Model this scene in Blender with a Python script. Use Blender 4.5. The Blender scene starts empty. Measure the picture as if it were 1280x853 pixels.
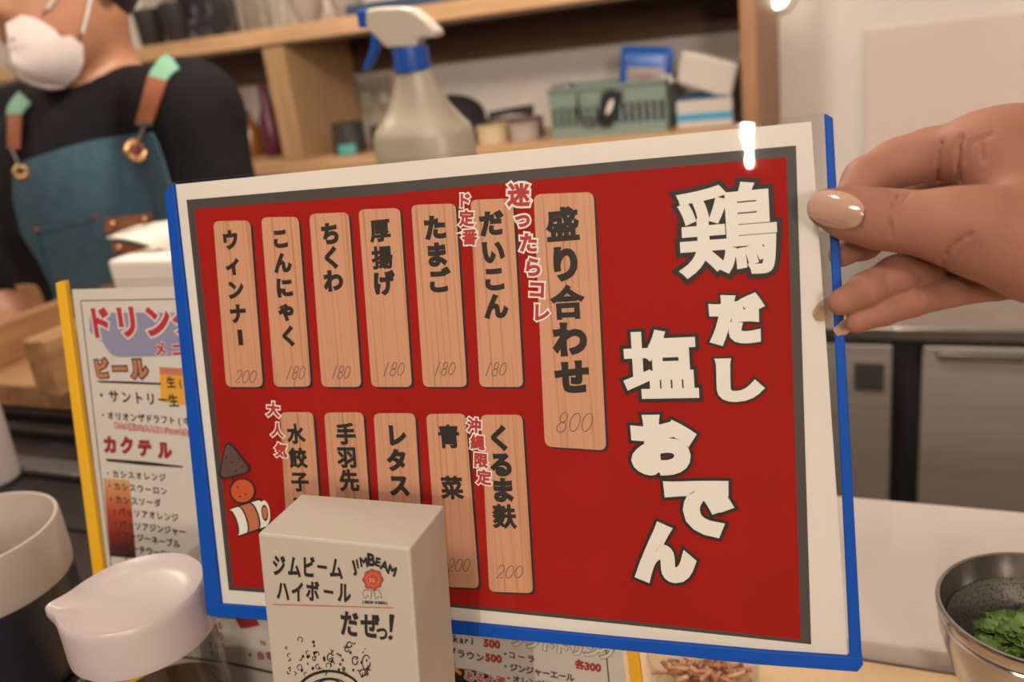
import bpy, math, random
import numpy as np
from mathutils import Vector, Matrix
random.seed(7); rng = np.random.default_rng(5)
C = bpy.context.scene.collection
EYE = 1.30                                   # eye height; everything below is measured from the eye
# ------------------------------------------------------------------ camera
RW = np.array([[0.91495741, -0.02362063, 0.40285854], [0.38583204, 0.34376144, -0.85613183], [-0.11826486, 0.93875989, 0.32364067]])
FPX, CX, CY = 1101.4, 640.0, 426.5
cam = bpy.data.cameras.new('camera'); cam.sensor_width = 36.0; cam.lens = FPX / 1280 * 36; cam.clip_start = 0.02
cam_o = bpy.data.objects.new('camera', cam); C.objects.link(cam_o)
m4 = Matrix([list(r) + [0] for r in RW] + [[0, 0, 0, 1]]); m4.translation = (0, 0, EYE); cam_o.matrix_world = m4
cam.dof.use_dof = True; cam.dof.focus_distance = 0.345; cam.dof.aperture_fstop = cam.lens / 3.6
bpy.context.scene.camera = cam_o
# ------------------------------------------------------------------ light and exposure
sc = bpy.context.scene
sc.view_settings.view_transform = 'Standard'; sc.view_settings.look = 'None'; sc.view_settings.gamma = 1; sc.view_settings.use_curve_mapping = False
sc.view_settings.exposure = 0.0
world = bpy.data.worlds.new('world'); sc.world = world; world.use_nodes = True
world.node_tree.nodes['Background'].inputs[0].default_value = (1.0, 0.80, 0.62, 1); world.node_tree.nodes['Background'].inputs[1].default_value = 0.12
WARM = (1.0, 0.865, 0.72)
def lamp(name, loc, power, size, aim=None, col=WARM, spread=180):
    l = bpy.data.lights.new(name, 'AREA'); l.shape = 'DISK'; l.size = size; l.energy = power; l.color = col; l.spread = math.radians(spread)
    o = bpy.data.objects.new(name, l); C.objects.link(o); o.location = (loc[0], loc[1], loc[2] + EYE)
    d = Vector(aim or (loc[0], loc[1], loc[2] - 1)) - Vector(loc); o.rotation_euler = d.to_track_quat('-Z', 'Y').to_euler(); return o
def point_fill(name, loc, power, r=0.06):  # bare point light without a fixture, used for added fill
    l = bpy.data.lights.new(name, 'POINT'); l.energy = power; l.color = WARM; l.shadow_soft_size = r
    o = bpy.data.objects.new(name, l); C.objects.link(o); o.location = (loc[0], loc[1], loc[2] + EYE); return o
lamp('downlight_counter', (-0.42, 0.40, 1.06), 1.5, 0.10)
lamp('fill_right', (1.15, 1.0, 1.06), 5.0, 0.12)  # added fill for the right wall and ledge
l_ = lamp('downlight_behind_seats', (-0.085, -2.40, 0.98), 20.0, 0.07, aim=(-0.1, 0.3, -0.2)); l_.data.shape = 'RECTANGLE'; l_.data.size = .016; l_.data.size_y = .15
lamp('downlight_seats', (-0.4, -0.55, 1.06), 3.5, 0.3)
lamp('fill_over_seats', (-0.15, -0.10, 0.52), 2.6, 0.16, aim=(-0.10, 0.30, 0.0))  # added fill above the eye, stronger on the menu's top than its foot
lamp('fill_rear_right', (1.6, -2.6, 0.62), 40.0, 0.6, aim=(-0.5, 1.5, 0))  # added fill far behind the seats, lifts the background
point_fill('fill_kitchen_left', (-1.45, 0.78, 0.62), 15.0)  # added fill for the left of the shelf and the worker
point_fill('fill_kitchen_middle', (-0.50, 0.85, 0.45), 21.0)  # added fill for the shelf front and the wall beneath it
point_fill('fill_kitchen_right', (0.75, 0.75, 0.75), 2.0)  # weak fill added on the kitchen's right side
# ------------------------------------------------------------------ helpers
def A(*v): return np.array(v, float)
def ray(px, py): return RW @ A((px - CX) / FPX, -(py - CY) / FPX, -1.0)
def U(px, py, d): return ray(px, py) * d                      # point seen at (px,py) at distance d along the view axis
def onz(px, py, z): d = ray(px, py); return d * (z / d[2])
def ony(px, py, y): d = ray(px, py); return d * (y / d[1])
def nrm(v): v = np.asarray(v, float); return v / np.linalg.norm(v)
class Plane:
    def __init__(s, c, u, v):
        s.c = A(*c); s.u = nrm(u); s.n = nrm(np.cross(s.u, v)); s.v = np.cross(s.n, s.u)
    def hit(s, px, py, h=0.0):
        d = ray(px, py); return d * (((s.c + s.n * h) @ s.n) / (d @ s.n))
    def uv(s, px, py): p = s.hit(px, py) - s.c; return A(p @ s.u, p @ s.v)
    def pt(s, u, v, h=0.0): return s.c + s.u * u + s.v * v + s.n * h
    def scale(s, px, py): return -(RW.T @ s.hit(px, py))[2] / FPX      # metres per pixel there
MATS = {}
def mat(name, col, rough=0.5, metal=0.0, spec=0.5, **kw):
    if name in MATS: return MATS[name]
    m = bpy.data.materials.new(name); m.use_nodes = True; b = m.node_tree.nodes['Principled BSDF']
    b.inputs['Base Color'].default_value = (*col, 1); b.inputs['Roughness'].default_value = rough; b.inputs['Metallic'].default_value = metal
    b.inputs['Specular IOR Level'].default_value = spec
    for k, v in kw.items(): b.inputs[k.replace('_', ' ')].default_value = v
    MATS[name] = m; return m
def noise_mat(name, c1, c2, scale=8, stretch=(1, 1, 1), rough=0.5, metal=0.0, detail=4, bump=0.0, lo=0.35, hi=0.65, spec=0.5, coords='Object', **kw):
    m = mat(name, c1, rough, metal, spec, **kw); nt = m.node_tree; N = nt.nodes; L = nt.links; b = N['Principled BSDF']
    tc = N.new('ShaderNodeTexCoord'); mp = N.new('ShaderNodeMapping'); mp.inputs['Scale'].default_value = stretch
    nz = N.new('ShaderNodeTexNoise'); nz.inputs['Scale'].default_value = scale; nz.inputs['Detail'].default_value = detail
    cr = N.new('ShaderNodeValToRGB'); cr.color_ramp.elements[0].position = lo; cr.color_ramp.elements[1].position = hi
    cr.color_ramp.elements[0].color = (*c1, 1); cr.color_ramp.elements[1].color = (*c2, 1)
    L.new(tc.outputs[coords], mp.inputs[0]); L.new(mp.outputs[0], nz.inputs['Vector']); L.new(nz.outputs[0], cr.inputs[0]); L.new(cr.outputs[0], b.inputs['Base Color'])
    if bump:
        bp = N.new('ShaderNodeBump'); bp.inputs['Strength'].default_value = bump; bp.inputs['Distance'].default_value = 0.002
        L.new(nz.outputs[0], bp.inputs['Height']); L.new(bp.outputs[0], b.inputs['Normal'])
    return m
def clear_mat(name, tint=(1, 1, 1), rough=0.05, ior=1.5, fac=0.0, wave=0.0):
    """clear sheet: see-through plus a fresnel gloss"""
    m = bpy.data.materials.new(name); m.use_nodes = True; nt = m.node_tree; N = nt.nodes; L = nt.links; N.clear()
    out = N.new('ShaderNodeOutputMaterial'); mx = N.new('ShaderNodeMixShader'); tr = N.new('ShaderNodeBsdfTransparent'); gl = N.new('ShaderNodeBsdfGlossy')
    fr = N.new('ShaderNodeFresnel'); fr.inputs[0].default_value = ior; tr.inputs[0].default_value = (*tint, 1); gl.inputs['Roughness'].default_value = rough
    add = N.new('ShaderNodeMath'); add.operation = 'ADD'; add.inputs[1].default_value = fac; add.use_clamp = True
    ge = N.new('ShaderNodeNewGeometry'); sb_ = N.new('ShaderNodeMath'); sb_.operation = 'SUBTRACT'; sb_.inputs[0].default_value = 1.0; ml = N.new('ShaderNodeMath'); ml.operation = 'MULTIPLY'
    L.new(ge.outputs['Backfacing'], sb_.inputs[1]); L.new(fr.outputs[0], add.inputs[0]); L.new(add.outputs[0], ml.inputs[0]); L.new(sb_.outputs[0], ml.inputs[1]); L.new(ml.outputs[0], mx.inputs[0]); L.new(tr.outputs[0], mx.inputs[1]); L.new(gl.outputs[0], mx.inputs[2]); L.new(mx.outputs[0], out.inputs[0])
    if wave:
        tc = N.new('ShaderNodeTexCoord'); nz = N.new('ShaderNodeTexNoise'); nz.inputs['Scale'].default_value = 28; nz.inputs['Detail'].default_value = 3
        bp = N.new('ShaderNodeBump'); bp.inputs['Strength'].default_value = wave; bp.inputs['Distance'].default_value = 0.004
        L.new(tc.outputs['Object'], nz.inputs['Vector']); L.new(nz.outputs[0], bp.inputs['Height']); L.new(bp.outputs[0], gl.inputs['Normal']); L.new(bp.outputs[0], fr.inputs['Normal'])
    MATS[name] = m; return m
class MB:
    """collects faces, then builds them as ONE mesh object"""
    def __init__(s): s.v = []; s.f = []; s.m = []
    def add(s, vs, fs, mi=0):
        o = len(s.v); s.v += [tuple(map(float, p)) for p in vs]; s.f += [tuple(i + o for i in f) for f in fs]; s.m += [mi] * len(fs); return s
    def poly(s, pts, mi=0): return s.add(pts, [tuple(range(len(pts)))], mi)
    def box(s, c, h, ax=None, mi=0):
        c = A(*c); ax = ax if ax is not None else np.eye(3)
        vs = [c + sum(sg * hh * a for sg, hh, a in zip(k, h, ax)) for k in [(-1,-1,-1),(1,-1,-1),(1,1,-1),(-1,1,-1),(-1,-1,1),(1,-1,1),(1,1,1),(-1,1,1)]]
        return s.add(vs, [(3,2,1,0),(4,5,6,7),(0,1,5,4),(1,2,6,5),(2,3,7,6),(3,0,4,7)], mi)
    def bx(s, x0, x1, y0, y1, z0, z1, mi=0): return s.box(((x0+x1)/2, (y0+y1)/2, (z0+z1)/2), ((x1-x0)/2, (y1-y0)/2, (z1-z0)/2), None, mi)
    def lathe(s, c, prof, n=40, mi=0, axis=(0, 0, 1), cap=True, sx=1.0, sy=1.0):
        c = A(*c); w = nrm(axis); u = nrm(np.cross(w, (0.3, 1, 0.1) if abs(w[1]) < .9 else (1, 0, 0))); 
        if abs(w[2]) > .999: u = A(1, 0, 0)
        t = np.cross(w, u); vs = []; fs = []
        for r, z in prof:
            for k in range(n):
                a = 2 * math.pi * k / n; vs.append(c + w * z + u * r * sx * math.cos(a) + t * r * sy * math.sin(a))
        for i in range(len(prof) - 1):
            for k in range(n): fs.append((i*n+k, i*n+(k+1) % n, (i+1)*n+(k+1) % n, (i+1)*n+k))
        if cap:
            if prof[0][0] > 1e-6: fs.append(tuple(range(n))[::-1])
            if prof[-1][0] > 1e-6: fs.append(tuple((len(prof)-1)*n + k for k in range(n)))
        return s.add(vs, fs, mi)
    def tube(s, pts, r, n=10, mi=0, cap=True):
        pts = [A(*p) for p in pts]; rr = r if hasattr(r, '__len__') else [r] * len(pts); vs = []; fs = []; prev = None
        for i, p in enumerate(pts):
            t = nrm(pts[min(i+1, len(pts)-1)] - pts[max(i-1, 0)])
            u = np.cross(t, (0, 0, 1) if abs(t[2]) < .9 else (1, 0, 0)) if prev is None else prev - t * (prev @ t)
            u = nrm(u); prev = u; w = np.cross(t, u)
            for k in range(n): a = 2 * math.pi * k / n; vs.append(p + rr[i] * (u * math.cos(a) + w * math.sin(a)))
        for i in range(len(pts) - 1):
            for k in range(n): fs.append((i*n+k, i*n+(k+1) % n, (i+1)*n+(k+1) % n, (i+1)*n+k))
        if cap: fs += [tuple(range(n))[::-1], tuple((len(pts)-1)*n + k for k in range(n))]
        return s.add(vs, fs, mi)
    def prism(s, pts, d, mi=0):
        """closed outline swept along d"""
        n = len(pts); d = A(*d); vs = [A(*p) for p in pts] + [A(*p) + d for p in pts]
        return s.add(vs, [tuple(range(n))[::-1], tuple(range(n, 2*n))] + [(i, (i+1) % n, n + (i+1) % n, n + i) for i in range(n)], mi)
    def sheet(s, G, thick, mi=0):
        """grid of points G[r][c] given a thickness (both faces and rim)"""
        G = np.asarray(G, float); R, K = G.shape[:2]; du = np.gradient(G, axis=1); dv = np.gradient(G, axis=0); n = np.cross(du, dv); n /= (np.linalg.norm(n, axis=2, keepdims=True) + 1e-12)
        vs = list((G + n * thick / 2).reshape(-1, 3)) + list((G - n * thick / 2).reshape(-1, 3)); o = R * K; fs = []
        for i in range(R - 1):
            for j in range(K - 1):
                q = (i*K+j, i*K+j+1, (i+1)*K+j+1, (i+1)*K+j); fs.append(q); fs.append(tuple(o + k for k in q[::-1]))
        rim = [j for j in range(K)] + [i*K+K-1 for i in range(1, R)] + [(R-1)*K+j for j in range(K-2, -1, -1)] + [i*K for i in range(R-2, 0, -1)]
        for a, b in zip(rim, rim[1:] + rim[:1]): fs.append((b, a, o + a, o + b))
        return s.add(vs, fs, mi)
    def build(s, name, mats, parent=None, smooth=False, bevel=0.0, seg=2, angle=35):
        me = bpy.data.meshes.new(name); off = base_of(parent)
        me.from_pydata([(x - off[0], y - off[1], z + EYE - off[2]) for x, y, z in s.v], [], s.f); me.validate()
        mats = mats if isinstance(mats, (list, tuple)) else [mats]
        for m in mats: me.materials.append(m)
        if len(mats) > 1 and len(me.polygons) == len(s.m): me.polygons.foreach_set('material_index', s.m)
        o = bpy.data.objects.new(name, me); C.objects.link(o)
        if parent is not None: o.parent = parent
        if smooth:
            me.polygons.foreach_set('use_smooth', [True] * len(me.polygons)); me.set_sharp_from_angle(angle=math.radians(angle))
        if bevel:
            b = o.modifiers.new('bevel', 'BEVEL'); b.width = bevel; b.segments = seg; b.limit_method = 'ANGLE'; b.angle_limit = math.radians(40)
        return o
def base_of(o):
    p = A(0, 0, 0)
    while o is not None: p = p + A(*o.location); o = o.parent
    return p
def thing(name, label, cat, loc, group=None):
    o = bpy.data.objects.new(name, None); C.objects.link(o); o.empty_display_size = 0.02
    o.location = (loc[0], loc[1], loc[2] + EYE); return tag(o, label, cat, group)
def tag(o, label=None, cat=None, group=None, kind=None):
    for k, v in (('label', label), ('category', cat), ('group', group), ('kind', kind)):
        if v: o[k] = v
    return o
def struct(o): o['kind'] = 'structure'; return o
# ---- signed-distance bodies turned into one continuous surface
def s_cone(P, a, b, ra, rb):
    a = A(*a); ab = A(*b) - a; L2 = ab @ ab + 1e-12
    x, y, z = P[0] - a[0], P[1] - a[1], P[2] - a[2]
    t = np.clip((x * ab[0] + y * ab[1] + z * ab[2]) / L2, 0, 1)
    return np.sqrt((x - t*ab[0])**2 + (y - t*ab[1])**2 + (z - t*ab[2])**2) - (ra + t * (rb - ra))
def s_ell(P, c, r, ax=None):
    c = A(*c); ax = np.eye(3) if ax is None else ax; x, y, z = P[0] - c[0], P[1] - c[1], P[2] - c[2]
    q = [(x * a[0] + y * a[1] + z * a[2]) for a in ax]
    k0 = np.sqrt(sum((qi / ri)**2 for qi, ri in zip(q, r))); k1 = np.sqrt(sum((qi / (ri*ri))**2 for qi, ri in zip(q, r))) + 1e-9
    return k0 * (k0 - 1) / k1
def smin(a, b, k):
    if k <= 0: return np.minimum(a, b)
    h = np.maximum(k - np.abs(a - b), 0) / k; return np.minimum(a, b) - h * h * k * 0.25
class Body:
    def __init__(s): s.ops = []
    def cone(s, a, b, ra, rb, k=0.01): s.ops.append(('c', A(*a), A(*b), ra, rb, k)); return s
    def chain(s, pts, rs, k=0.01, k0=None):
        for i in range(len(pts) - 1): s.cone(pts[i], pts[i+1], rs[i], rs[i+1], k0 if (i == 0 and k0) else k)
        return s
    def ell(s, c, r, ax=None, k=0.01): s.ops.append(('e', A(*c), r, ax, k)); return s
    def dist(s, P):
        D = None
        for o in s.ops:
            d = s_cone(P, *o[1:5]) if o[0] == 'c' else s_ell(P, *o[1:4])
            D = d if D is None else smin(D, d, o[-1])
        return D
    def bounds(s):
        lo = A(9, 9, 9); hi = -lo
        for o in s.ops:
            pts = [(o[1], o[3]), (o[2], o[4])] if o[0] == 'c' else [(o[1], max(o[2]))]
            for p, r in pts: lo = np.minimum(lo, p - r); hi = np.maximum(hi, p + r)
        return lo, hi
def surface(fn, lo, hi, h):
    import openvdb
    lo = A(*lo) - 3 * h; hi = A(*hi) + 3 * h; n = np.ceil((hi - lo) / h).astype(int) + 1
    P = (np.float32(lo[0] + h * np.arange(n[0]))[:, None, None], np.float32(lo[1] + h * np.arange(n[1]))[None, :, None], np.float32(lo[2] + h * np.arange(n[2]))[None, None, :])
    D = np.broadcast_to(fn(P), tuple(n)).astype(np.float32)
    g = openvdb.FloatGrid(); g.background = 1.0; g.copyFromArray(np.ascontiguousarray(D)); pts, quads = g.convertToQuads(isovalue=0.0)
    return lo + pts * h, quads[:, ::-1]
def body_obj(name, fn, lo, hi, h, m, parent, iters=2):
    v, q = surface(fn, lo, hi, h); mb = MB(); mb.add(v, [tuple(int(i) for i in f) for f in q]); o = mb.build(name, m, parent, smooth=True, angle=80)
    if iters: sm = o.modifiers.new('smooth', 'SMOOTH'); sm.iterations = iters; sm.factor = 0.5
    return o
# ---- lettering
_gl = {}
def glyph(ch, bold):
    key = (ch, round(bold, 4))
    if key in _gl: return _gl[key]
    c = bpy.data.curves.new('glyph', 'FONT'); c.body = ch; c.size = 1.0; c.resolution_u = 4; c.bevel_depth = bold; c.bevel_resolution = 1; c.fill_mode = 'FRONT' if bold == 0 else 'BOTH'
    o = bpy.data.objects.new('glyph', c); me = bpy.data.meshes.new_from_object(o)
    V = np.array([(v.co[0], v.co[1], v.co[2] / bold if bold else 0.0) for v in me.vertices]) if len(me.vertices) else np.zeros((0, 3)); F = [tuple(p.vertices) for p in me.polygons if bold == 0 or sum(me.vertices[i].co.z for i in p.vertices) / len(p.vertices) > bold * .02]
    bpy.data.meshes.remove(me); bpy.data.objects.remove(o); bpy.data.curves.remove(c)
    _gl[key] = (V, F); return _gl[key]
def put_glyph(mb, pl, ch, px, py, em, h, mi, bold=0.02, rot=0.0, fit=None, shear=0.0, sx=1.0, adv=1.0):
    V, F = glyph(ch, bold)
    if not len(V): return
    s = pl.scale(px, py); u0, v0 = pl.uv(px, py); W = V[:, :2].copy(); Z = V[:, 2] * 2e-5
    if fit:                                   # fit the plain glyph's box to (w,h) pixels
        B = glyph(ch, 0.0)[0][:, :2]; lo, hi = B.min(0), B.max(0); W = (W - (lo + hi) / 2) / (hi - lo) * A(fit[0], fit[1])
    elif ord(ch) < 0x2000: W = (W - A((W[:, 0].min() + W[:, 0].max()) / 2, 0.36)) * A(em * sx, em)
    else: W = (W - A(0.5 * adv, 0.38)) * A(em * sx, em)
    W[:, 0] += shear * W[:, 1]; c, sn = math.cos(rot), math.sin(rot); W = W @ np.array([[c, sn], [-sn, c]]) * s
    mb.add([pl.pt(u0 + a, v0 + b, h + zz) for (a, b), zz in zip(W, Z)], F, mi)
def text_row(mb, pl, txt, p0, p1, em, h, mi, bold=0.02, sx=1.0, shear=0.0):
    """characters spread evenly from the first centre p0 to the last centre p1 (pixels on the sheet)"""
    n = len(txt); a, b = pl.uv(*p0), pl.uv(*p1); rot = math.atan2(b[1] - a[1], b[0] - a[0]) if n > 1 else 0
    for i, ch in enumerate(txt):
        t = i / max(n - 1, 1); px = p0[0] + (p1[0] - p0[0]) * t; py = p0[1] + (p1[1] - p0[1]) * t
        adv = 1.0 if ord(ch) > 0x2000 else 0.58
        put_glyph(mb, pl, ch, px, py, em, h, mi, bold, rot, None, shear, sx, adv)
def stroke(mb, pl, pts, w, h, mi=0):
    """flat pen stroke through pixel points, w pixels wide"""
    P = [pl.uv(*p) for p in pts]; s = pl.scale(*pts[0]) * w / 2; Lft = []; Rgt = []
    for i, p in enumerate(P):
        t = P[min(i+1, len(P)-1)] - P[max(i-1, 0)]; t = t / (np.linalg.norm(t) + 1e-12); n = A(-t[1], t[0]) * s; Lft.append(p + n); Rgt.append(p - n)
    for i in range(len(P) - 1): mb.poly([pl.pt(*Lft[i], h), pl.pt(*Rgt[i], h), pl.pt(*Rgt[i+1], h), pl.pt(*Lft[i+1], h)], mi)
def arc(cx, cy, rx, ry, a0, a1, n=14): return [(cx + rx * math.cos(math.radians(a0 + (a1-a0)*i/n)), cy + ry * math.sin(math.radians(a0 + (a1-a0)*i/n))) for i in range(n + 1)]
def digits(mb, pl, txt, cx, cy, w, hgt, h, mi, pen=1.2):
    """hand-written price"""
    n = len(txt); dw = w / n
    for i, ch in enumerate(txt):
        x = cx - w / 2 + dw * (i + .5); r = dw * .40; k = hgt / 2
        sh = lambda pts: [(px - 0.25 * (py - cy), py) for px, py in pts]
        if ch == '0': stroke(mb, pl, sh(arc(x, cy, r, k * .85, -60, 310)), pen, h, mi)
        elif ch == '1': stroke(mb, pl, sh([(x + r * .3, cy - k), (x - r * .2, cy + k)]), pen, h, mi)
        elif ch == '2': stroke(mb, pl, sh(arc(x, cy - k*.4, r*.8, k*.55, -170, 50, 8) + [(x - r*.8, cy + k*.85), (x + r, cy + k*.8)]), pen, h, mi)
        elif ch == '8': stroke(mb, pl, sh(arc(x, cy - k*.46, r*.72, k*.46, 90, 450, 12) + arc(x, cy + k*.46, r*.90, k*.46, -90, 270, 12)), pen, h, mi)
def quad(pl, pts, h): return [pl.hit(*p, h) for p in pts]
def rounded(pl, pts, rad, h, n=5):
    """rounded outline through four pixel corners"""
    out = []
    for i in range(len(pts)):
        p, a, b = A(*pts[i]), A(*pts[i-1]), A(*pts[(i+1) % len(pts)]); e1 = nrm(a - p) * rad; e2 = nrm(b - p) * rad
        for k in range(n + 1):
            t = k / n; q = (1-t)**2 * (p + e1) + 2*t*(1-t) * p + t*t * (p + e2); out.append(pl.hit(*q, h))
    return out
# ------------------------------------------------------------------ materials
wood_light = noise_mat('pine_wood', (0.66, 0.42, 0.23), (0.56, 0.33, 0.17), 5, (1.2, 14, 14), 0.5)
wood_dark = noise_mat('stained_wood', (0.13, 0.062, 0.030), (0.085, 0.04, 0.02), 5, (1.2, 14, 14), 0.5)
wood_tray = noise_mat('tray_wood', (0.36, 0.19, 0.085), (0.24, 0.12, 0.05), 6, (10, 1.2, 14), 0.55)
wood_counter = noise_mat('counter_wood', (0.58, 0.41, 0.25), (0.51, 0.35, 0.20), 5, (1.2, 12, 12), 0.4)
plaster = noise_mat('wall_paint', (0.72, 0.66, 0.62), (0.69, 0.635, 0.595), 14, rough=0.8)
pale_wall = noise_mat('wall_pale', (0.66, 0.56, 0.50), (0.64, 0.545, 0.485), 9, rough=0.6)
floor_m = noise_mat('floor_tile', (0.10, 0.085, 0.075), (0.07, 0.06, 0.055), 6, rough=0.6)
ceil_m = noise_mat('ceiling_paint', (0.62, 0.56, 0.50), (0.58, 0.52, 0.47), 9, rough=0.9)
board_m = noise_mat('board_white', (0.47, 0.41, 0.385), (0.455, 0.395, 0.37), 12, rough=0.45)
steel = noise_mat('brushed_steel', (0.52, 0.48, 0.44), (0.45, 0.415, 0.38), 3, (1, 1, 60), 0.42, 0.6)
steel_bright = noise_mat('polished_steel', (0.42, 0.40, 0.38), (0.36, 0.34, 0.32), 20, rough=0.16, metal=1.0)
dark_steel = noise_mat('dark_steel', (0.035, 0.032, 0.032), (0.022, 0.02, 0.02), 6, rough=0.28, metal=0.5)
black_gap = mat('black_gap', (0.012, 0.011, 0.010), 0.6)
white_pl = mat('white_plastic', (0.54, 0.49, 0.44), 0.4)
black_pl = mat('black_plastic', (0.012, 0.012, 0.014), 0.45)
blue_pl = mat('blue_plastic', (0.004, 0.062, 0.36), 0.45, spec=0.15)
paper = noise_mat('paper', (0.62, 0.59, 0.55), (0.60, 0.57, 0.53), 20, rough=0.7)
ink = mat('ink_black', (0.022, 0.018, 0.016), 0.55, spec=0.3)
# ------------------------------------------------------------------ room
XL, XR, YF, YB, ZC = -3.0, 2.2, -3.2, 1.97, 1.12
def wall(name, m, *b): mb = MB(); mb.bx(*b); return struct(mb.build(name, m))
wall('floor', floor_m, XL, XR, YF, YB, -EYE - 0.05, -EYE)
wall('ceiling', ceil_m, XL - .05, XR + .05, YF - .05, YB + .05, ZC, ZC + 0.05)
wall('wall_back', plaster, XL, XR, YB, YB + .05, -EYE, ZC)
wall('wall_left', plaster, XL - .05, XL, YF, YB, -EYE, ZC)
wall('wall_right', plaster, XR, XR + .05, YF, YB, -EYE, ZC)
wall('wall_front', wood_dark, XL, XR, YF - .05, YF, -EYE, ZC)
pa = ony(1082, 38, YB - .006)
wall('wall_pale_slab', pale_wall, pa[0], XR, YB - .012, YB, -EYE + .9, pa[2])  # thin slab over the right of the back wall, in its own tone
# ------------------------------------------------------------------ bar counter and ledge
ZT = -0.3412
YA, YC = onz(1130, 808, ZT + .010)[1], onz(1170, 630, ZT + .010)[1]
mb = MB(); mb.bx(-1.6, 1.5, -0.12, YA - .002, ZT - .04, ZT)
o = mb.build('bar_counter', wood_counter, bevel=.004); tag(o, 'tan wooden bar counter along the customer side, under the menus', 'counter')
mb = MB(); mb.bx(-1.6, 1.5, 0.30, 0.36, -EYE, ZT - .04)
struct(mb.build('wall_counter', wood_dark))
mb = MB(); mb.bx(-0.44, 1.5, YA, YC, ZT - .03, ZT + .010)
o = mb.build('serving_ledge', board_m, bevel=.002); tag(o, 'white serving ledge behind the wooden counter, right of the red menu', 'ledge')
mb = MB(); mb.bx(-1.6, 1.5, YA + .01, YC - .01, -EYE, ZT - .03)
struct(mb.build('wall_ledge', plaster))
t = thing('teppan_griddle', 'dark steel griddle with rails behind the white rimmed cup, in front of the wooden tray', 'griddle', (-0.95, 0.48, ZT))
mb = MB(); mb.bx(-1.5, -0.45, YA, YC, ZT - .03, ZT + .004); mb.build('hot_plate', dark_steel, t, bevel=.002)
mb = MB(); mb.bx(-1.5, -0.46, YC - .02, YC - .002, ZT + .004, ZT + .014); mb.build('back_rail', dark_steel, t, bevel=.002)
mb = MB(); mb.bx(-1.5, -0.46, YC - .09, YC - .065, ZT + .004, ZT + .012); mb.build('front_rail', mat('rail_steel', (.12, .11, .105), .4, .8), t, bevel=.003)
t = thing('prep_counter', 'steel kitchen worktop behind the griddle carrying the wooden tray', 'counter', (-0.9, 0.64, -EYE))
mb = MB(); mb.bx(-1.6, -0.14, YC + .004, 0.72, -.35, -.3415 + .0235); mb.build('worktop', dark_steel, t, bevel=.003)
mb = MB(); mb.bx(-1.58, -0.16, YC + .014, 0.70, -EYE, -.35); mb.build('cabinet', steel, t)
# ------------------------------------------------------------------ the red menu held in the hand
BL = Plane(A(-0.17468619, 0.32094016, -0.15172551) * 0.90, (0.99587329, 0.08289417, 0.03694517), (-0.056101, 0.2422993, 0.96857819))
def plank_mat(name, pl, c1, c2, c3):
    m = mat(name, c1, 0.6); nt = m.node_tree; N = nt.nodes; L = nt.links
    tc = N.new('ShaderNodeTexCoord'); du = N.new('ShaderNodeVectorMath'); du.operation = 'DOT_PRODUCT'; du.inputs[1].default_value = tuple(pl.u)
    dv = N.new('ShaderNodeVectorMath'); dv.operation = 'DOT_PRODUCT'; dv.inputs[1].default_value = tuple(pl.v)
    cb = N.new('ShaderNodeCombineXYZ'); sc_ = N.new('ShaderNodeMath'); sc_.operation = 'MULTIPLY'; sc_.inputs[1].default_value = 0.010
    L.new(tc.outputs['Object'], du.inputs[0]); L.new(tc.outputs['Object'], dv.inputs[0]); L.new(dv.outputs['Value'], sc_.inputs[0]); L.new(du.outputs['Value'], cb.inputs[0]); L.new(sc_.outputs[0], cb.inputs[1])
    nz = N.new('ShaderNodeTexNoise'); nz.inputs['Scale'].default_value = 760; nz.inputs['Detail'].default_value = 1.5
    cr = N.new('ShaderNodeValToRGB'); e = cr.color_ramp.elements; e[0].position = .27; e[1].position = .50; e[0].color = (*c3, 1); e[1].color = (*c1, 1); k = e.new(.38); k.color = (*c2, 1)
    L.new(cb.outputs[0], nz.inputs['Vector']); L.new(nz.outputs[0], cr.inputs[0]); L.new(cr.outputs[0], N['Principled BSDF'].inputs['Base Color']); return m
plank = plank_mat('printed_plank', BL, (0.50, 0.255, 0.155), (0.44, 0.215, 0.122), (0.31, 0.14, 0.075))
red_p = noise_mat('printed_red', (0.30, 0.011, 0.0075), (0.275, 0.010, 0.007), 30, rough=0.7, spec=0.1)
grey_p = mat('printed_charcoal', (0.045, 0.038, 0.036), 0.6)
white_p = mat('printed_white', (0.66, 0.64, 0.60), 0.6)
capred = mat('printed_dark_red', (0.36, 0.025, 0.022), 0.6)
pencil = mat('pencil_grey', (0.20, 0.11, 0.075), 0.7)
sleeve = clear_mat('clear_sleeve', (0.985, 0.985, 0.98), 0.02, 1.30, 0.0, 0.035)
b0 = BL.pt(0, -.11)
menu = thing('menu_card', 'red menu with white brush lettering and wooden plaques in a blue edged sleeve', 'menu', b0)
mb = MB(); mb.prism(quad(BL, [(217, 231), (1014, 152), (1060, 826), (266, 770)], 0.0), -BL.n * .0003); mb.build('paper_sheet', paper, menu)
mb = MB()
for h, d in ((.0012, -.0003), (-.0012, .0003)): mb.prism(quad(BL, [(206, 229), (1034, 142), (1078, 838), (262, 772)], h), BL.n * d)
mb.build('plastic_sleeve', sleeve, menu)
mb = MB()
for q in ([(205, 240), (216, 228), (276, 757), (258, 771)], [(1030, 141), (1041, 147), (1078, 832), (1062, 827)]): mb.prism(quad(BL, q, .0017), -BL.n * .0034)
low = [(258, 757), (276, 756), (420, 767), (560, 777), (760, 797), (960, 815), (1062, 822), (1078, 822)]; high = [(1079, 832), (1072, 841), (950, 832), (760, 812), (560, 793), (420, 783), (262, 771), (258, 764)]
mb.prism(quad(BL, low + high, .0018), -BL.n * .0036)
mb.build('edge_trim', blue_pl, menu, bevel=.0005)
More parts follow.
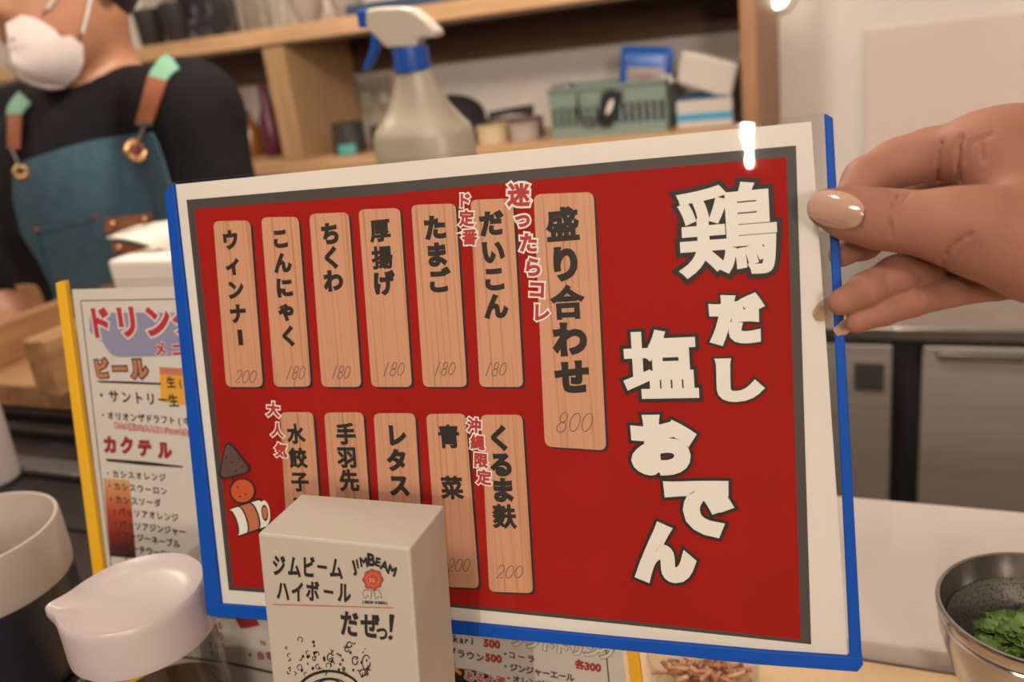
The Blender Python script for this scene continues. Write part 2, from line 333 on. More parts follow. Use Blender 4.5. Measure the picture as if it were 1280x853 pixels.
mb = MB(); mb.poly(quad(BL, [(233, 250), (480, 229), (780, 201), (995, 182), (1014, 806), (780, 781), (550, 758), (286, 738)], .00008), 0)
mb.poly(quad(BL, [(243, 261.5), (480, 243.5), (780, 214.5), (983, 196.5), (1001, 800), (780, 776), (550, 754), (292, 733.5)], .00016), 1)
mb.build('printed_panel', [grey_p, red_p], menu)
PLQ = [  # corners, lettering (char, x, y), em, price text, price x,y, width
 ([(266.6,276.5),(312.6,275.8),(328.7,484),(282.7,484)], [('ウ',288.6,300),('ィ',292,331),('ン',295,362),('ナ',298,392),('｜',301,422)], 24, '200', 308, 471, 27),
 ([(326.4,271.9),(373,271),(388.8,483.6),(342.8,484)], [('こ',351,298),('ん',353.6,328.5),('に',356,359.5),('ゃ',358.5,388),('く',361.5,420)], 25, '180', 370, 466, 25),
 ([(386.5,267.6),(435.7,265.3),(451.8,484),(402,484)], [('ち',413.4,292),('く',415,322),('わ',417.3,351)], 27, '180', 426.5, 465.6, 24),
 ([(448,262),(500,260),(515,484),(464.4,484)], [('厚',475.6,288),('揚',478.3,322),('げ',480,353.8)], 29, '180', 492.5, 461.5, 28),
 ([(514,256.3),(569.5,254.4),(583.7,484),(529,484)], [('た',544,284.4),('ま',546.2,318.2),('ご',548.8,350.8)], 30, '180', 556.3, 461, 27),
 ([(588,250),(641,248),(654,484),(599.5,484)], [('だ',614.5,279),('い',616.4,314.4),('こ',618.2,348.2),('ん',620,382.7)], 31, '180', 620, 461.5, 28),
 ([(667,243),(742,240),(758,563.5),(681,558.5)], [('盛',703.4,280.7),('り',707,329.5),('合',709.4,378),('わ',712.8,424),('せ',715.8,471)], 43, '800', 719, 528, 46),
 ([(350,515.5),(391.7,515.5),(406,727),(362,725)], [('水',370.3,542.4),('餃',373,572.4),('子',375.3,602),('3',371,628.4),('コ',383,629)], 26, '', 0, 0, 0),
 ([(405,516),(454,515.5),(469,730),(420,728)], [('手',432.7,542.4),('羽',434.4,571.5),('先',437,600.5)], 28, '', 0, 0, 0),
 ([(467,516.8),(518.8,516.8),(532,733),(480,730)], [('レ',495.8,544),('タ',496.6,575.2),('ス',499.7,606.4)], 28, '', 0, 0, 0),
 ([(532.5,517.7),(581.8,517.3),(599,736),(548,733.4)], [('青',561.4,545.6),('菜',565.4,609.6)], 30, '200', 574, 706.5, 29),
 ([(600.8,518.7),(652.7,518.7),(666.5,742),(611.6,740)], [('く',624.8,547.3),('る',627,580.5),('ま',628.7,612.5),('麩',631,645.5)], 31, '200', 637.6, 715, 34)]
for i, (q, chars, em, price, px_, py_, w_) in enumerate(PLQ):
    mb = MB(); rad = 8 if i != 6 else 10
    mb.poly(rounded(BL, [(x + 3.2, y + 2.2) for x, y in q], rad, .00024), 1); mb.poly(rounded(BL, q, rad, .00030), 0)
    p = mb.build('wooden_plaque', [plank, ink], menu)
    mb = MB()
    for ch, x, y in chars:
        e = em * (.62 if ch in '3' else .7 if ch == 'コ' and i == 7 else 1.0); kanji = ord(ch) > 0x4e00
        put_glyph(mb, BL, ch, x, y, e * (1.0 if kanji else 1.04), .00038, 0, 0.042 if kanji else 0.062, adv=.58 if ch == '3' else 1.0, fit=(em * .1, em * .75) if ch == '｜' else None)
    mb.build('lettering', ink, p)
    if price:
        mb = MB(); digits(mb, BL, price, px_, py_, w_, 18 if i != 6 else 27, .00038, 0, 1.3); mb.build('price', pencil, p)
CAP = [([('ド',580.6,250.5,19),('定',583.8,273,20),('番',587.6,296.3,20)],), ([('迷',648.8,243.5,29),('っ',653.5,273,25),('た',661,303.3,25),('ら',666.7,333.8,25),('コ',671.6,361.5,24),('レ',676.8,390.5,24)],),
       ([('大',342.4,511.8,19),('人',347.5,537.4,18),('気',352.2,562.7,18)],), ([('沖',593.3,531.5,19),('縄',597.5,553,19),('限',601.5,575.2,19),('定',605.7,596.5,19)],)]
for (cs,) in CAP:
    mb = MB()
    for ch, x, y, e in cs:
        put_glyph(mb, BL, ch, x, y, e, .00046, 0, 0.135, rot=-.10); put_glyph(mb, BL, ch, x, y, e, .00054, 1, 0.045, rot=-.10)
    mb.build('caption', [white_p, capred], menu)
TIT = [('鶏', 847, 229, 970, 346, .026, 0), ('だ', 886, 367, 955, 432, .085, 0), ('し', 896, 446, 953, 504, .085, 0), ('塩', 777, 411, 873, 500, .036, 0), ('お', 787, 517, 870, 596, .085, 0), ('で', 829, 598, 915, 671, .085, .05), ('ん', 792, 652, 870, 730, .085, 0)]
mb = MB()
for ch, x0, y0, x1, y1, bd, rt in TIT:
    w, h = x1 - x0, y1 - y0; e = min(w, h); g = bd * .8
    for b, hh, mi in ((bd + .05, .00046, 0), (bd, .00054, 1)): put_glyph(mb, BL, ch, (x0+x1)/2, (y0+y1)/2, e, hh, mi, b, rot=-rt, fit=(w - 2*g*w - 4, h - 2*g*h - 4))
mb.build('title_lettering', [ink, white_p], menu)
mb = MB(); H = .00046                                               # skewer of three pieces printed at the left
brown_p, orange_p, tan_p = mat('printed_brown', (0.085, 0.045, 0.042), .6), mat('printed_orange', (0.46, 0.075, 0.02), .6), mat('printed_tan', (0.42, 0.13, 0.055), .6)
def blob(pts, mi, h, rad=None): mb.poly(rounded(BL, pts, rad, h) if rad else [BL.hit(*p, h) for p in pts], mi)
blob([(288, 597), (291, 597), (327, 668), (324, 668)], 0, H)
def band(x0, x1, mi, h, o=0):                                       # slice of the fish roll between x0 and x1 along its axis
    ax = lambda t, sgn: (287.5 + 1.0*t - sgn*(-6), 0)
    c0 = A(294, 653); d = nrm(A(46, -15)); n = A(-d[1], d[0]); r = 17 + o
    pts = [c0 + d*(x1+o) + n*r*math.sin(a) + d*5*math.cos(a) for a in np.linspace(-math.pi/2, math.pi/2, 9)] + [c0 + d*(x0-o) + n*r*math.sin(a) + d*5*math.cos(a) for a in np.linspace(math.pi/2, -math.pi/2, 9)]
    mb.poly([BL.hit(*p, h) for p in pts], mi)
band(-2, 36, 0, H, 2.2); band(-2, 9, 4, H + .00006); band(11, 24, 3, H + .00006); band(26, 36, 4, H + .00006)
for rr, mi, k in ((1.0, 4, 1), (.66, 0, 2), (.50, 3, 3)): mb.poly([BL.hit(331 + rr*(6.5*math.cos(a)) + rr*4*math.sin(a)*.3, 641.5 + rr*15.5*math.sin(a), H + .00006 + .00005*k) for a in np.linspace(0, 2*math.pi, 24, False)], mi)
for rr, mi, h in ((16.5, 0, H + .0003), (14.3, 2, H + .00036)): mb.poly([BL.hit(303 + rr*math.cos(a), 614 + rr*math.sin(a), h) for a in np.linspace(0, 2*math.pi, 26, False)], mi)
blob([(283, 547), (318, 590), (271, 602)], 0, H + .00042, 14); 
mb.poly(rounded(BL, [(283.5, 551), (314, 589), (274, 599)], 12, H + .00048), 1)
for x, y in ((288, 566), (298, 574), (290, 578), (303, 584), (283, 572), (295, 589), (297, 609), (307, 618), (300, 621)): mb.poly([BL.hit(x + 1.2*math.cos(a), y + 1.2*math.sin(a), H + .00054) for a in np.linspace(0, 2*math.pi, 8, False)], 0)
mb.build('skewer_drawing', [ink, brown_p, orange_p, tan_p, white_p], menu)
# ------------------------------------------------------------------ the drink menu standing behind it
YL = Plane(A(-0.26333198, 0.30905303, -0.20491237) * 1.04, (0.99882297, 0.02835295, 0.03935448), (-0.04353692, 0.16638981, 0.98509845))
yellow_pl = mat('yellow_plastic', (0.72, 0.40, 0.012), 0.4)
dm = thing('menu_card', 'white drink menu in a yellow edged sleeve standing behind the red menu', 'menu', YL.pt(0, -.112))
mb = MB(); mb.prism(quad(YL, [(90, 362), (720, 345), (792, 930), (150, 834)], 0.0), -YL.n * .0003); mb.build('paper_sheet', paper, dm)
mb = MB()
for h, d in ((.0012, -.0003), (-.0012, .0003)): mb.prism(quad(YL, [(72, 350), (735, 335), (815, 942), (138, 848)], h), YL.n * d)
mb.build('plastic_sleeve', clear_mat('clear_sleeve_old', (0.97, 0.965, 0.96), 0.05, 1.33, 0.0, 0.09), dm)
mb = MB()
for q in ([(69, 354), (80, 351), (146, 843), (132, 843)], [(724, 336), (736, 336), (812, 935), (798, 935)], [(132, 836), (148, 838), (800, 928), (812, 930), (812, 944), (800, 942), (136, 850), (132, 850)]): mb.prism(quad(YL, q, .0017), -YL.n * .0034)
mb.build('edge_trim', yellow_pl, dm, bevel=.0005)
lav, pink_r, orange_l = mat('printed_lavender', (0.26, 0.26, 0.42), .6), mat('printed_bright_red', (0.46, 0.022, 0.035), .6), mat('printed_salmon', (0.50, 0.19, 0.10), .6)
maroon, gold_p = mat('printed_maroon', (0.30, 0.012, 0.035), .6), mat('printed_gold', (0.72, 0.36, 0.04), .6)
H1, H2, H3 = .00010, .00018, .00026
mb = MB()
for pts, w in (([(101, 376), (720, 366)], 1.1), ([(101, 376), (151, 812)], 1.4), ([(151, 812), (285, 828.7), (338, 840.6), (780, 922)], 3.0), ([(716, 366), (767, 915)], 1.8)): stroke(mb, YL, pts, w, H1)
mb.build('printed_frame', ink, dm)
mb = MB()
blob2 = lambda pts, mi, h, r=10: mb.poly(rounded(YL, pts, r, h), mi)
blob2([(110, 398), (240, 390), (262, 444), (140, 447)], 0, H1, 12); 
mb.poly([YL.hit(*p, H1 + .00003) for p in [(112, 395), (140, 391), (235, 391), (240, 443), (154, 445), (140, 436), (136, 424), (124, 427), (112, 414)]], 0)
for ch, x, y, e in (('ド',124,403,42), ('リ',159,402,43), ('ン',197,401,44), ('ク',231,400,42)):
    put_glyph(mb, YL, ch, x, y, e, H2, 1, .105); put_glyph(mb, YL, ch, x, y, e, H3, 2, .05)
for ch, x, y, e in (('メ',201,436,19), ('ニ',222,437,19), ('ュ',238,437,18)):
    put_glyph(mb, YL, ch, x, y, e, H2, 1, .10); put_glyph(mb, YL, ch, x, y, e, H3, 2, .05)
mb.build('drink_heading', [lav, white_p, pink_r], dm)
mb = MB()
for ch, x, y, e in (('ビ',127,461,25), ('ー',150,461,25), ('ル',174,461,27)):
    put_glyph(mb, YL, ch, x, y, e, H2, 0, .13); put_glyph(mb, YL, ch, x, y, e, H3, 1, .06)
mb.build('beer_heading', [ink, orange_l], dm)
mb = MB(); mb.poly([YL.hit(*p, H1) for p in [(120, 476), (160, 477), (202, 479), (202, 481.5), (160, 480), (125, 478.5)]], 0); mb.build('underline', ink, dm)
mb = MB(); mb.poly([YL.hit(*p, H1) for p in [(132, 573.5), (180, 577), (229, 583), (228, 585), (180, 582), (134, 577)]], 0)
mb.build('underline', ink, dm)
mb = MB(); mb.poly([YL.hit(*p, H1) for p in [(199, 459), (230, 461), (236, 508), (201, 502)]], 0); mb.poly([YL.hit(*p, H1 + .00003) for p in [(199, 459), (230, 461), (231, 470), (200, 468)]], 1)
for ch, x, y, e in (('生',214,478,15), ('生',217,501,17)): put_glyph(mb, YL, ch, x, y, e, H2, 2, .03)
put_glyph(mb, YL, '(', 226, 479, 12, H2, 2, .03, adv=.4)
mb.build('beer_picture', [gold_p, orange_l, ink], dm)
mb = MB()
ROWS = [('・サントリー', (127,494), (204,500), 17), ('・オリオンザドラフト(中', (129,519), (234,527), 11.5), ('・カシスオレンジ', (135,592), (203,597), 11), ('・カシスウーロン', (137,607), (205,614), 11), ('・カシスソーダ', (139,624), (197,629), 11.5),
        ('・パッソアオレンジ', (143,639), (219,647), 11.5), ('・パッソアジンジャー', (145,654), (228,665), 11.5), ('・ファジーネーブル', (148,668), (221,680), 11.5), ('・ピーチウーロン', (151,683), (214,694), 11.5), ('・ピーチソーダ', (153,696), (196,707), 11.5),
        ('コーラ', (640,819), (664,824), 10.5), ('・', (632,817.5), (632,817.5), 12), ('・ジンジャーエール', (632,833), (713,847), 11.5), ('・オレンジジュース', (636,848), (716,862), 11.5), ('ブラウン', (565,815), (600,822), 12), ('・アップルジュース', (638,862), (720,876), 11.5)]
for tx, a, b, e in ROWS: text_row(mb, YL, tx, a, b, e, H2, 0, .03)
for i, ch in enumerate('sakari'): put_glyph(mb, YL, ch, 557 + 6.7*i, 797 + .9*i, 13, H2, 0, .035, rot=-.14, adv=.55)
put_glyph(mb, YL, 'N', 329, 804, 10, H2, 0, .02, adv=.7); put_glyph(mb, YL, '・', 313, 819, 14, H2, 0, .05)
mb.build('item_lettering', ink, dm)
mb = MB()
for ch, x, y in (('カ',138,556), ('ク',159,557), ('テ',181,560), ('ル',206,563)): put_glyph(mb, YL, ch, x, y, 23, H2, 0, .075, shear=.1)
mb.build('cocktail_heading', maroon, dm)
mb = MB(); text_row(mb, YL, 'あの大阪にも大人気!ジョッキ生', (146,532), (233,541), 8.4, H2, 0, .12); text_row(mb, YL, 'あの大阪にも大人気!ジョッキ生', (146,532), (233,541), 8.4, H3, 1, .015)
mb.build('red_note', [pink_r, white_p], dm)
def grad_mat(name, pl, stops, lo, hi):
    m = mat(name, stops[0][1], .6); nt = m.node_tree; N = nt.nodes; L = nt.links; tc = N.new('ShaderNodeTexCoord'); dv = N.new('ShaderNodeVectorMath'); dv.operation = 'DOT_PRODUCT'; dv.inputs[1].default_value = tuple(pl.v)
    mr = N.new('ShaderNodeMapRange'); mr.inputs[1].default_value = lo; mr.inputs[2].default_value = hi; cr = N.new('ShaderNodeValToRGB'); e = cr.color_ramp.elements
    e[0].position, e[0].color = stops[0][0], (*stops[0][1], 1); e[1].position, e[1].color = stops[-1][0], (*stops[-1][1], 1)
    for p, c in stops[1:-1]: k = e.new(p); k.color = (*c, 1)
    L.new(tc.outputs['Object'], dv.inputs[0]); L.new(dv.outputs['Value'], mr.inputs[0]); L.new(mr.outputs[0], cr.inputs[0]); L.new(cr.outputs[0], N['Principled BSDF'].inputs['Base Color']); return m
bb = YL.pt(0, -.112); lo = (YL.hit(150, 697) - bb) @ YL.v; hi = (YL.hit(140, 600) - bb) @ YL.v
mb = MB(); mb.poly([YL.hit(*p, H1) for p in [(129, 598), (162, 601), (170, 698), (138, 696)]]); mb.build('cocktail_picture', grad_mat('printed_cocktail', YL, [(0, (.02, .008, .01)), (.25, (.16, .01, .01)), (.6, (.42, .05, .02)), (1, (.62, .33, .15))], lo, hi), dm)
mb = MB()
for tx, x, y, e in (('500',608,804,14), ('500',610,822,14), ('300',734,833,14)):
    for i, ch in enumerate(tx): put_glyph(mb, YL, ch, x + 7.0*i, y + .9*i, e, H2, 0, .06, rot=-.14, adv=.6)
put_glyph(mb, YL, '各', 725, 831, 13, H2, 0, .05, rot=-.14)
for y in (781, 794, 806.5, 819): 
    for i, ch in enumerate('700'): put_glyph(mb, YL, ch, 261 + 7*i + (y-781)*.11, y + .6*i, 12.5, H2, 0, .03, adv=.6)
for x, ch in ((326, '白'), (337, '巨')): put_glyph(mb, YL, ch, x, 820, 11, H2, 0, .05)
mb.poly([YL.hit(*p, H1) for p in [(293, 769), (318, 770), (325, 782), (312, 785), (301, 786), (296, 778)]], 0)
mb.build('price_lettering', capred, dm)
mb = MB()
for i, ch in enumerate('ソフトドリンク'): 
    x, y = 647 + 18.5*i, 800 + 2.6*i
    put_glyph(mb, YL, ch, x, y, 22, H2, 0, .085, rot=-.14); put_glyph(mb, YL, ch, x, y, 22, H3, 1, .05, rot=-.14)
mb.build('soft_drink_heading', [ink, white_p], dm)
mb = MB(); mb.poly([YL.hit(590 + 42*math.cos(a), 850 + 4 + 16*math.sin(a) + .2*42*math.cos(a), H1) for a in np.linspace(0, 2*math.pi, 26, False)], 0)
put_glyph(mb, YL, 'ト', 569, 838, 22, H2, 1, .07, rot=-.2)
for i, ch in enumerate('あるよ酒'): put_glyph(mb, YL, ch, 587 + 13*i, 845 + 2.2*i, 14, H2, 2, .12, rot=-.2); put_glyph(mb, YL, ch, 587 + 13*i, 845 + 2.2*i, 14, H3, 3, .03, rot=-.2)
mb.build('banner', [ink, gold_p, white_p, pink_r], dm)
# ------------------------------------------------------------------ white carton in front
psi, lean = math.radians(3), math.radians(11)
bn = A(math.sin(psi), -math.cos(psi), 0); bu = A(math.cos(psi), math.sin(psi), 0); bv = A(0, 0, math.cos(lean)) - bn * math.sin(lean)
P0 = U(322, 667, .33); BX = Plane(P0, bu, bv); TR = BX.hit(512, 686); hgt = (P0[2] - ZT) / bv[2]; W_ = (TR - P0) @ bu; dep = -bn * .030
carton = mat('carton_white', (0.42, 0.375, 0.32), .5)
box = thing('display_carton', 'white carton printed with black katakana and a red seal, standing before the red menu', 'carton', (P0 + bu * W_ / 2 + dep / 2) * A(1, 1, 0) + A(0, 0, ZT))
BXn = BX.n
tl, tr_ = P0, TR; f = [tl, tr_, tr_ - bv * ((tr_[2] - ZT) / bv[2]), tl - bv * hgt]; bk = [BX.hit(351, 642), BX.hit(536, 657)]
dn = -BXn * A(1, 1, 0); dn = dn / np.linalg.norm(dn) * .030
mb = MB(); mb.add(f + [p + dn for p in f], [(3, 2, 1, 0)[::-1], (4, 5, 6, 7)[::-1], (0, 1, 5, 4)[::-1], (1, 2, 6, 5)[::-1], (2, 3, 7, 6)[::-1], (3, 0, 4, 7)[::-1]]); mb.build('carton_body', carton, box, bevel=.0009)
h1, h2, h3 = .00025, .00032, .00040
mb = MB()
for tx, pts, e, sx in (('ジムビーム', [(349,707),(368,708.5),(386,709),(403,709),(420.5,710.5)], 30, .66), ('ハイボール', [(354,738.5),(372.5,739.5),(391,739),(411,740),(430.5,741)], 29, .68), ('だぜ', [(437,779.5),(463,782)], 36, .74)):
    for ch, (x, y) in zip(tx, pts): put_glyph(mb, BX, ch, x, y, e * (1.0 if ch != 'ー' else .8), h1, 0, .038, rot=-.03, sx=sx, shear=.05)
put_glyph(mb, BX, 'っ', 477.5, 789, 27, h1, 0, .03, sx=.75, rot=-.03)
mb.poly(rounded(BX, [(486.5, 768), (493, 769), (490, 791), (487, 791)], 1.5, h1)); mb.poly([BX.hit(488 + 2.8*math.cos(a), 797.5 + 2.8*math.sin(a), h1) for a in np.linspace(0, 6.283, 12, False)])
mb.build('katakana_lettering', ink, box)
mb = MB()
for ch, x, y, e, r in (('J',442,708.5,17,.22), ('I',447,705.5,13,.15), ('M',455,703.5,14,.10), ('B',464.5,700.5,19,0), ('E',473,703.5,13.5,-.14), ('A',481,708,14.5,-.24), ('M',490.5,714,15,-.32)): put_glyph(mb, BX, ch, x, y - 1, e * 1.17, h1, 0, .045, rot=r - .03, sx=.92)
for i, ch in enumerate('JIMBEAM HIGHBALL'): put_glyph(mb, BX, ch, 453.5 + 2.05*i, 752.4 + .1*i, 5.0, h1, 0, .05, adv=.6, sx=.65)
mb.build('brand_lettering', ink, box)
seal_r = mat('printed_seal_red', (0.40, 0.055, 0.025), .55); seal_l = mat('printed_seal_light', (0.55, 0.15, 0.09), .55)
mb = MB(); cx_, cy_ = 466, 725
for pts in ([(457,737),(453.5,742),(457,748.5),(460,744),(464,749),(465,739)], [(468,739),(470,749),(473,745.5),(478,748),(474,737)], [(458,717),(460,713.5),(474,714),(477,718)]): mb.poly([BX.hit(*p, h1) for p in pts], 3); stroke(mb, BX, pts + pts[:1], .7, h1 + .00004, 0)
mb.poly([BX.hit(cx_ + (12.4 + 1.0*math.cos(8*a)) * math.cos(a), cy_ + (12.6 + 1.0*math.cos(8*a + 1)) * math.sin(a), h2) for a in np.linspace(0, 6.283, 48, False)], 0)
mb.poly([BX.hit(cx_ + (11.8 + .9*math.cos(8*a)) * math.cos(a), cy_ + (12.0 + .9*math.cos(8*a + 1)) * math.sin(a), h2 + .00004) for a in np.linspace(0, 6.283, 48, False)], 1)
for r0, mi, k in ((8.2, 2, .00008), (7.4, 1, .00012)): mb.poly([BX.hit(cx_ + r0*math.cos(a), cy_ + r0*math.sin(a), h2 + k) for a in np.linspace(0, 6.283, 28, False)], mi)
for dx in (-2.2, 1.4): put_glyph(mb, BX, 'B', cx_ + dx + .3, cy_, 7.5, h2 + .00018, 3, .02, adv=.6, sx=.6)
mb.build('red_seal', [ink, seal_r, seal_l, carton], box)
mb = MB(); stroke(mb, BX, [(341, 755.5), (492, 760)], 1.1, h1); mb.build('red_rule', mat('printed_rule_red', (0.5, 0.10, 0.07), .6), box)
mb = MB(); r5 = random.Random(3)                                   # fizz and glass rim line drawing
for k in range(62):
    x = r5.uniform(358, 470); y = r5.triangular(792, 842, 836) + abs(x - 415) * .12; r = r5.uniform(.9, 3.1)
    if k % 3 == 0: mb.poly([BX.hit(x + .6*r*math.cos(a), y + .8*r*math.sin(a), h1) for a in np.linspace(0, 6.283, 7, False)])
    elif k % 3 == 1: stroke(mb, BX, arc(x, y, r, r*1.2, r5.uniform(0, 180), r5.uniform(300, 420), 10), 1.0, h1)
    else: a = r5.uniform(0, 3.1); stroke(mb, BX, [(x, y), (x + 3*math.cos(a), y + 3*math.sin(a)), (x + 4*math.cos(a + .8), y + 5*math.sin(a + .8))], 1.3, h1)
for cx2, cy2, rx, ry in ((437, 806, 3, 3.4), (434, 812, 2.6, 2.6), (458, 828, 5, 9), (454, 841, 4, 4), (444, 826, 3.5, 5), (413, 822, 3.5, 5)): stroke(mb, BX, arc(cx2, cy2, rx, ry, 0, 330, 16), 1.4, h1)
stroke(mb, BX, arc(412, 872, 42, 33, 178, 362, 40), 3.4, h1); stroke(mb, BX, arc(412, 878, 34, 30, 180, 360, 40), 1.6, h1); stroke(mb, BX, arc(412, 880, 26, 31, 190, 350, 30), 2.4, h1); stroke(mb, BX, arc(412, 905, 24, 47, 215, 325, 30), 4.5, h1)
mb.build('glass_drawing', ink, box)
# ------------------------------------------------------------------ the hand holding the menu
skin = noise_mat('skin', (0.29, 0.132, 0.090), (0.245, 0.106, 0.068), 40, rough=0.60, bump=0.05, spec=0.22)
sb = skin.node_tree.nodes['Principled BSDF']; sb.inputs['Subsurface Weight'].default_value = 0.12; sb.inputs['Subsurface Radius'].default_value = (0.006, 0.002, 0.001); sb.inputs['Subsurface Scale'].default_value = 0.6
def dB(px, py): return -(RW.T @ BL.hit(px, py))[2]
def HP(px, py, off): return U(px, py, dB(px, py) + off)             # point off metres behind (+) or before (-) the menu's plane
def rp(r, px=1100, py=300): return r * dB(px, py) / FPX
hb = Body(); thumb = [HP(1033, 260, -.0075), HP(1062, 267, -.0095), HP(1100, 274, -.0105), HP(1140, 278, -.012), HP(1190, 283, -.014), HP(1235, 292, -.015), HP(1300, 305, -.012), HP(1400, 330, .004)]
hb.chain(thumb, [rp(23), rp(29), rp(33), rp(33), rp(42), rp(51), rp(64), rp(72)], .005)
hb.chain([HP(1262, 190, .016), HP(1215, 188, .021), HP(1160, 194, .026), HP(1118, 205, .026), HP(1082, 224, .020), HP(1048, 262, .0085)], [rp(47), rp(38), rp(31), rp(28), rp(25), rp(17)], .006)      # index, behind the menu
hb.chain([HP(1290, 235, .034), HP(1190, 235, .048), HP(1120, 262, .042), HP(1078, 300, .022), HP(1052, 318, .0095)], [rp(44), rp(33), rp(28), rp(24), rp(17)], .005)          # middle, behind the menu
hb.chain([HP(1300, 285, .034), HP(1215, 305, .022), HP(1165, 325, .008), HP(1120, 345, -.002), HP(1085, 362, -.0065), HP(1052, 378, -.0070)], [rp(42), rp(32), rp(25), rp(23.5), rp(21), rp(17)], .003)   # ring, in front
hb.chain([HP(1320, 335, .034), HP(1245, 350, .020), HP(1190, 362, .008), HP(1140, 377, -.001), HP(1105, 390, -.0055), HP(1070, 404, -.0062)], [rp(38), rp(27), rp(22), rp(19.5), rp(17), rp(13)], .0012)  # little finger, in front
hb.cone(HP(1255, 185, .018), HP(1300, 290, .002), rp(42), rp(55), .012)    # web and palm
hb.cone(HP(1290, 205, .022), HP(1420, 270, .030), rp(56), rp(62), .012)
hb.cone(HP(1320, 290, .030), HP(1430, 310, .034), rp(55), rp(60), .012); hb.cone(HP(1330, 335, .030), HP(1440, 340, .034), rp(44), rp(54), .012)
hb.chain([HP(1420, 300, .026), HP(1520, 330, .034), HP(1660, 375, .05), HP(1900, 460, .085)], [rp(76), rp(70), rp(82), rp(105)], .014)
CREASE = [([(1122, 246), (1116, 262), (1113, 280), (1114, 296)], 1.8, .0010), ([(1136, 242), (1127, 254), (1121, 270)], 1.6, .0008), ([(1180, 325), (1185, 312), (1198, 301), (1216, 292)], 2.2, .0010), ([(1190, 333), (1200, 318), (1222, 304)], 2, .0004),
          ([(1178, 178), (1171, 198), (1172, 226)], 2, .0010), ([(1203, 172), (1199, 186), (1198, 205), (1200, 225)], 2.6, .0012), ([(1228, 180), (1229, 200)], 3, .0008), ([(1110, 340), (1108, 352), (1113, 362)], 2, .0004), ([(1150, 352), (1148, 364), (1152, 374)], 2, .0004), ([(1215, 372), (1190, 352), (1178, 330)], 2, .0004), ([(1240, 168), (1215, 178), (1206, 200)], 3, .0005)]
def hand_fn(P):
    D = hb.dist(P); X = RW.T; x, y, z = [X[i, 0]*P[0] + X[i, 1]*P[1] + X[i, 2]*P[2] for i in range(3)]; px = CX + FPX * x / -z; py = CY - FPX * y / -z
    for pts, w, am in CREASE:                                       # skin folds: shallow grooves
        m = None
        for a, b in zip(pts[:-1], pts[1:]):
            ax, ay = a; bx_, by = b; L2 = (bx_-ax)**2 + (by-ay)**2; t = np.clip(((px-ax)*(bx_-ax) + (py-ay)*(by-ay)) / L2, 0, 1); d2 = (px-ax-t*(bx_-ax))**2 + (py-ay-t*(by-ay))**2; m = d2 if m is None else np.minimum(m, d2)
        D = D + 1.25 * am * np.exp(-m / (w * w))
    return D
hand = thing('hand', 'hand with glossy pale nails pinching the right edge of the red menu', 'hand', HP(1190, 290, .01))
lo, hi = hb.bounds(); body_obj('hand_skin', hand_fn, lo, hi, .0009, skin, hand, 1)
cuff = [HP(1560, 342, .038), HP(1640, 368, .047), HP(1780, 418, .066), HP(1960, 482, .094)]
mb = MB(); mb.tube(cuff, [rp(88), rp(98), rp(112), rp(126)], 36); mb.build('sleeve', noise_mat('sleeve_knit', (0.05, 0.05, 0.06), (0.07, 0.07, 0.08), 60, rough=.9), hand, True, angle=60)
nail_m = mat('nail_polish', (0.40, 0.235, 0.175), 0.10, spec=0.8, Coat_Weight=1.0, Coat_Roughness=0.05)
nail_clear = clear_mat('nail_tip', (0.90, 0.80, 0.72), 0.08, 1.45, 0.10)
def nail(pts, rows, m, name, th=.0006):                              # grid of (px,py,offset from plane)
    mb = MB(); mb.sheet([[HP(*q) for q in row] for row in rows], th); return mb.build(name, m, hand, smooth=True, angle=60)
def nail_grid(c, ax, half_l, half_w, off, bulge, n=15, taper=.0):
    ax = nrm(A(*ax)); t = A(-ax[1], ax[0]); rows = []
    for i in range(n):
        s = math.sin(math.pi/2 * (-1 + 2*i/(n-1))); wid = half_w * max(0, 1 - s*s)**.36 + .02 * half_w; row = []
        for j in range(n):
            q = -1 + 2*j/(n-1); p = A(*c) + ax * half_l * s + t * wid * q; row.append((p[0], p[1], off(s) + bulge * (q*wid/half_w)**2))
        rows.append(row)
    return rows
T_off = lambda s: -(.0165 - .0018*(s > 0)*s - .004*max(0, -s)**2)
nail(None, nail_grid((1045, 262), (-44, -9), 35, 22, lambda s: -.0202 + .0070*((s+1)/2)**1.7, .0030), nail_m, 'thumbnail')
nail(None, nail_grid((1033, 386), (-.72, .62), 19, 11, lambda s: -.0020 + .0008*s, .001), nail_clear, 'fingernail')
nail(None, nail_grid((1054, 410), (-.8, .5), 12, 8, lambda s: -.0022 + .0006*s, .001), nail_m, 'fingernail')
# ------------------------------------------------------------------ things on the counter
cream = noise_mat('cream_glaze', (0.42, 0.36, 0.32), (0.39, 0.33, 0.29), 12, rough=0.22)
navy_g = noise_mat('navy_glaze', (0.012, 0.014, 0.020), (0.02, 0.02, 0.026), 9, rough=0.3)
t0 = A(-0.36, 0.10, ZT)
mb = MB(); mb.prism([(x, y, ZT + .001) for x, y in ((-.78, .0), (-.226, .0), (-.226, .283), (-.447, .283), (-.447, YA - .008), (-.78, YA - .008))], (0, 0, .006))
o = mb.build('condiment_tray', noise_mat('black_lacquer', (0.012, 0.008, 0.008), (0.018, 0.010, 0.009), 6, rough=0.25), bevel=.002); tag(o, 'black lacquer tray under the soy pot and the cup', 'tray')
ZK = ZT + .007
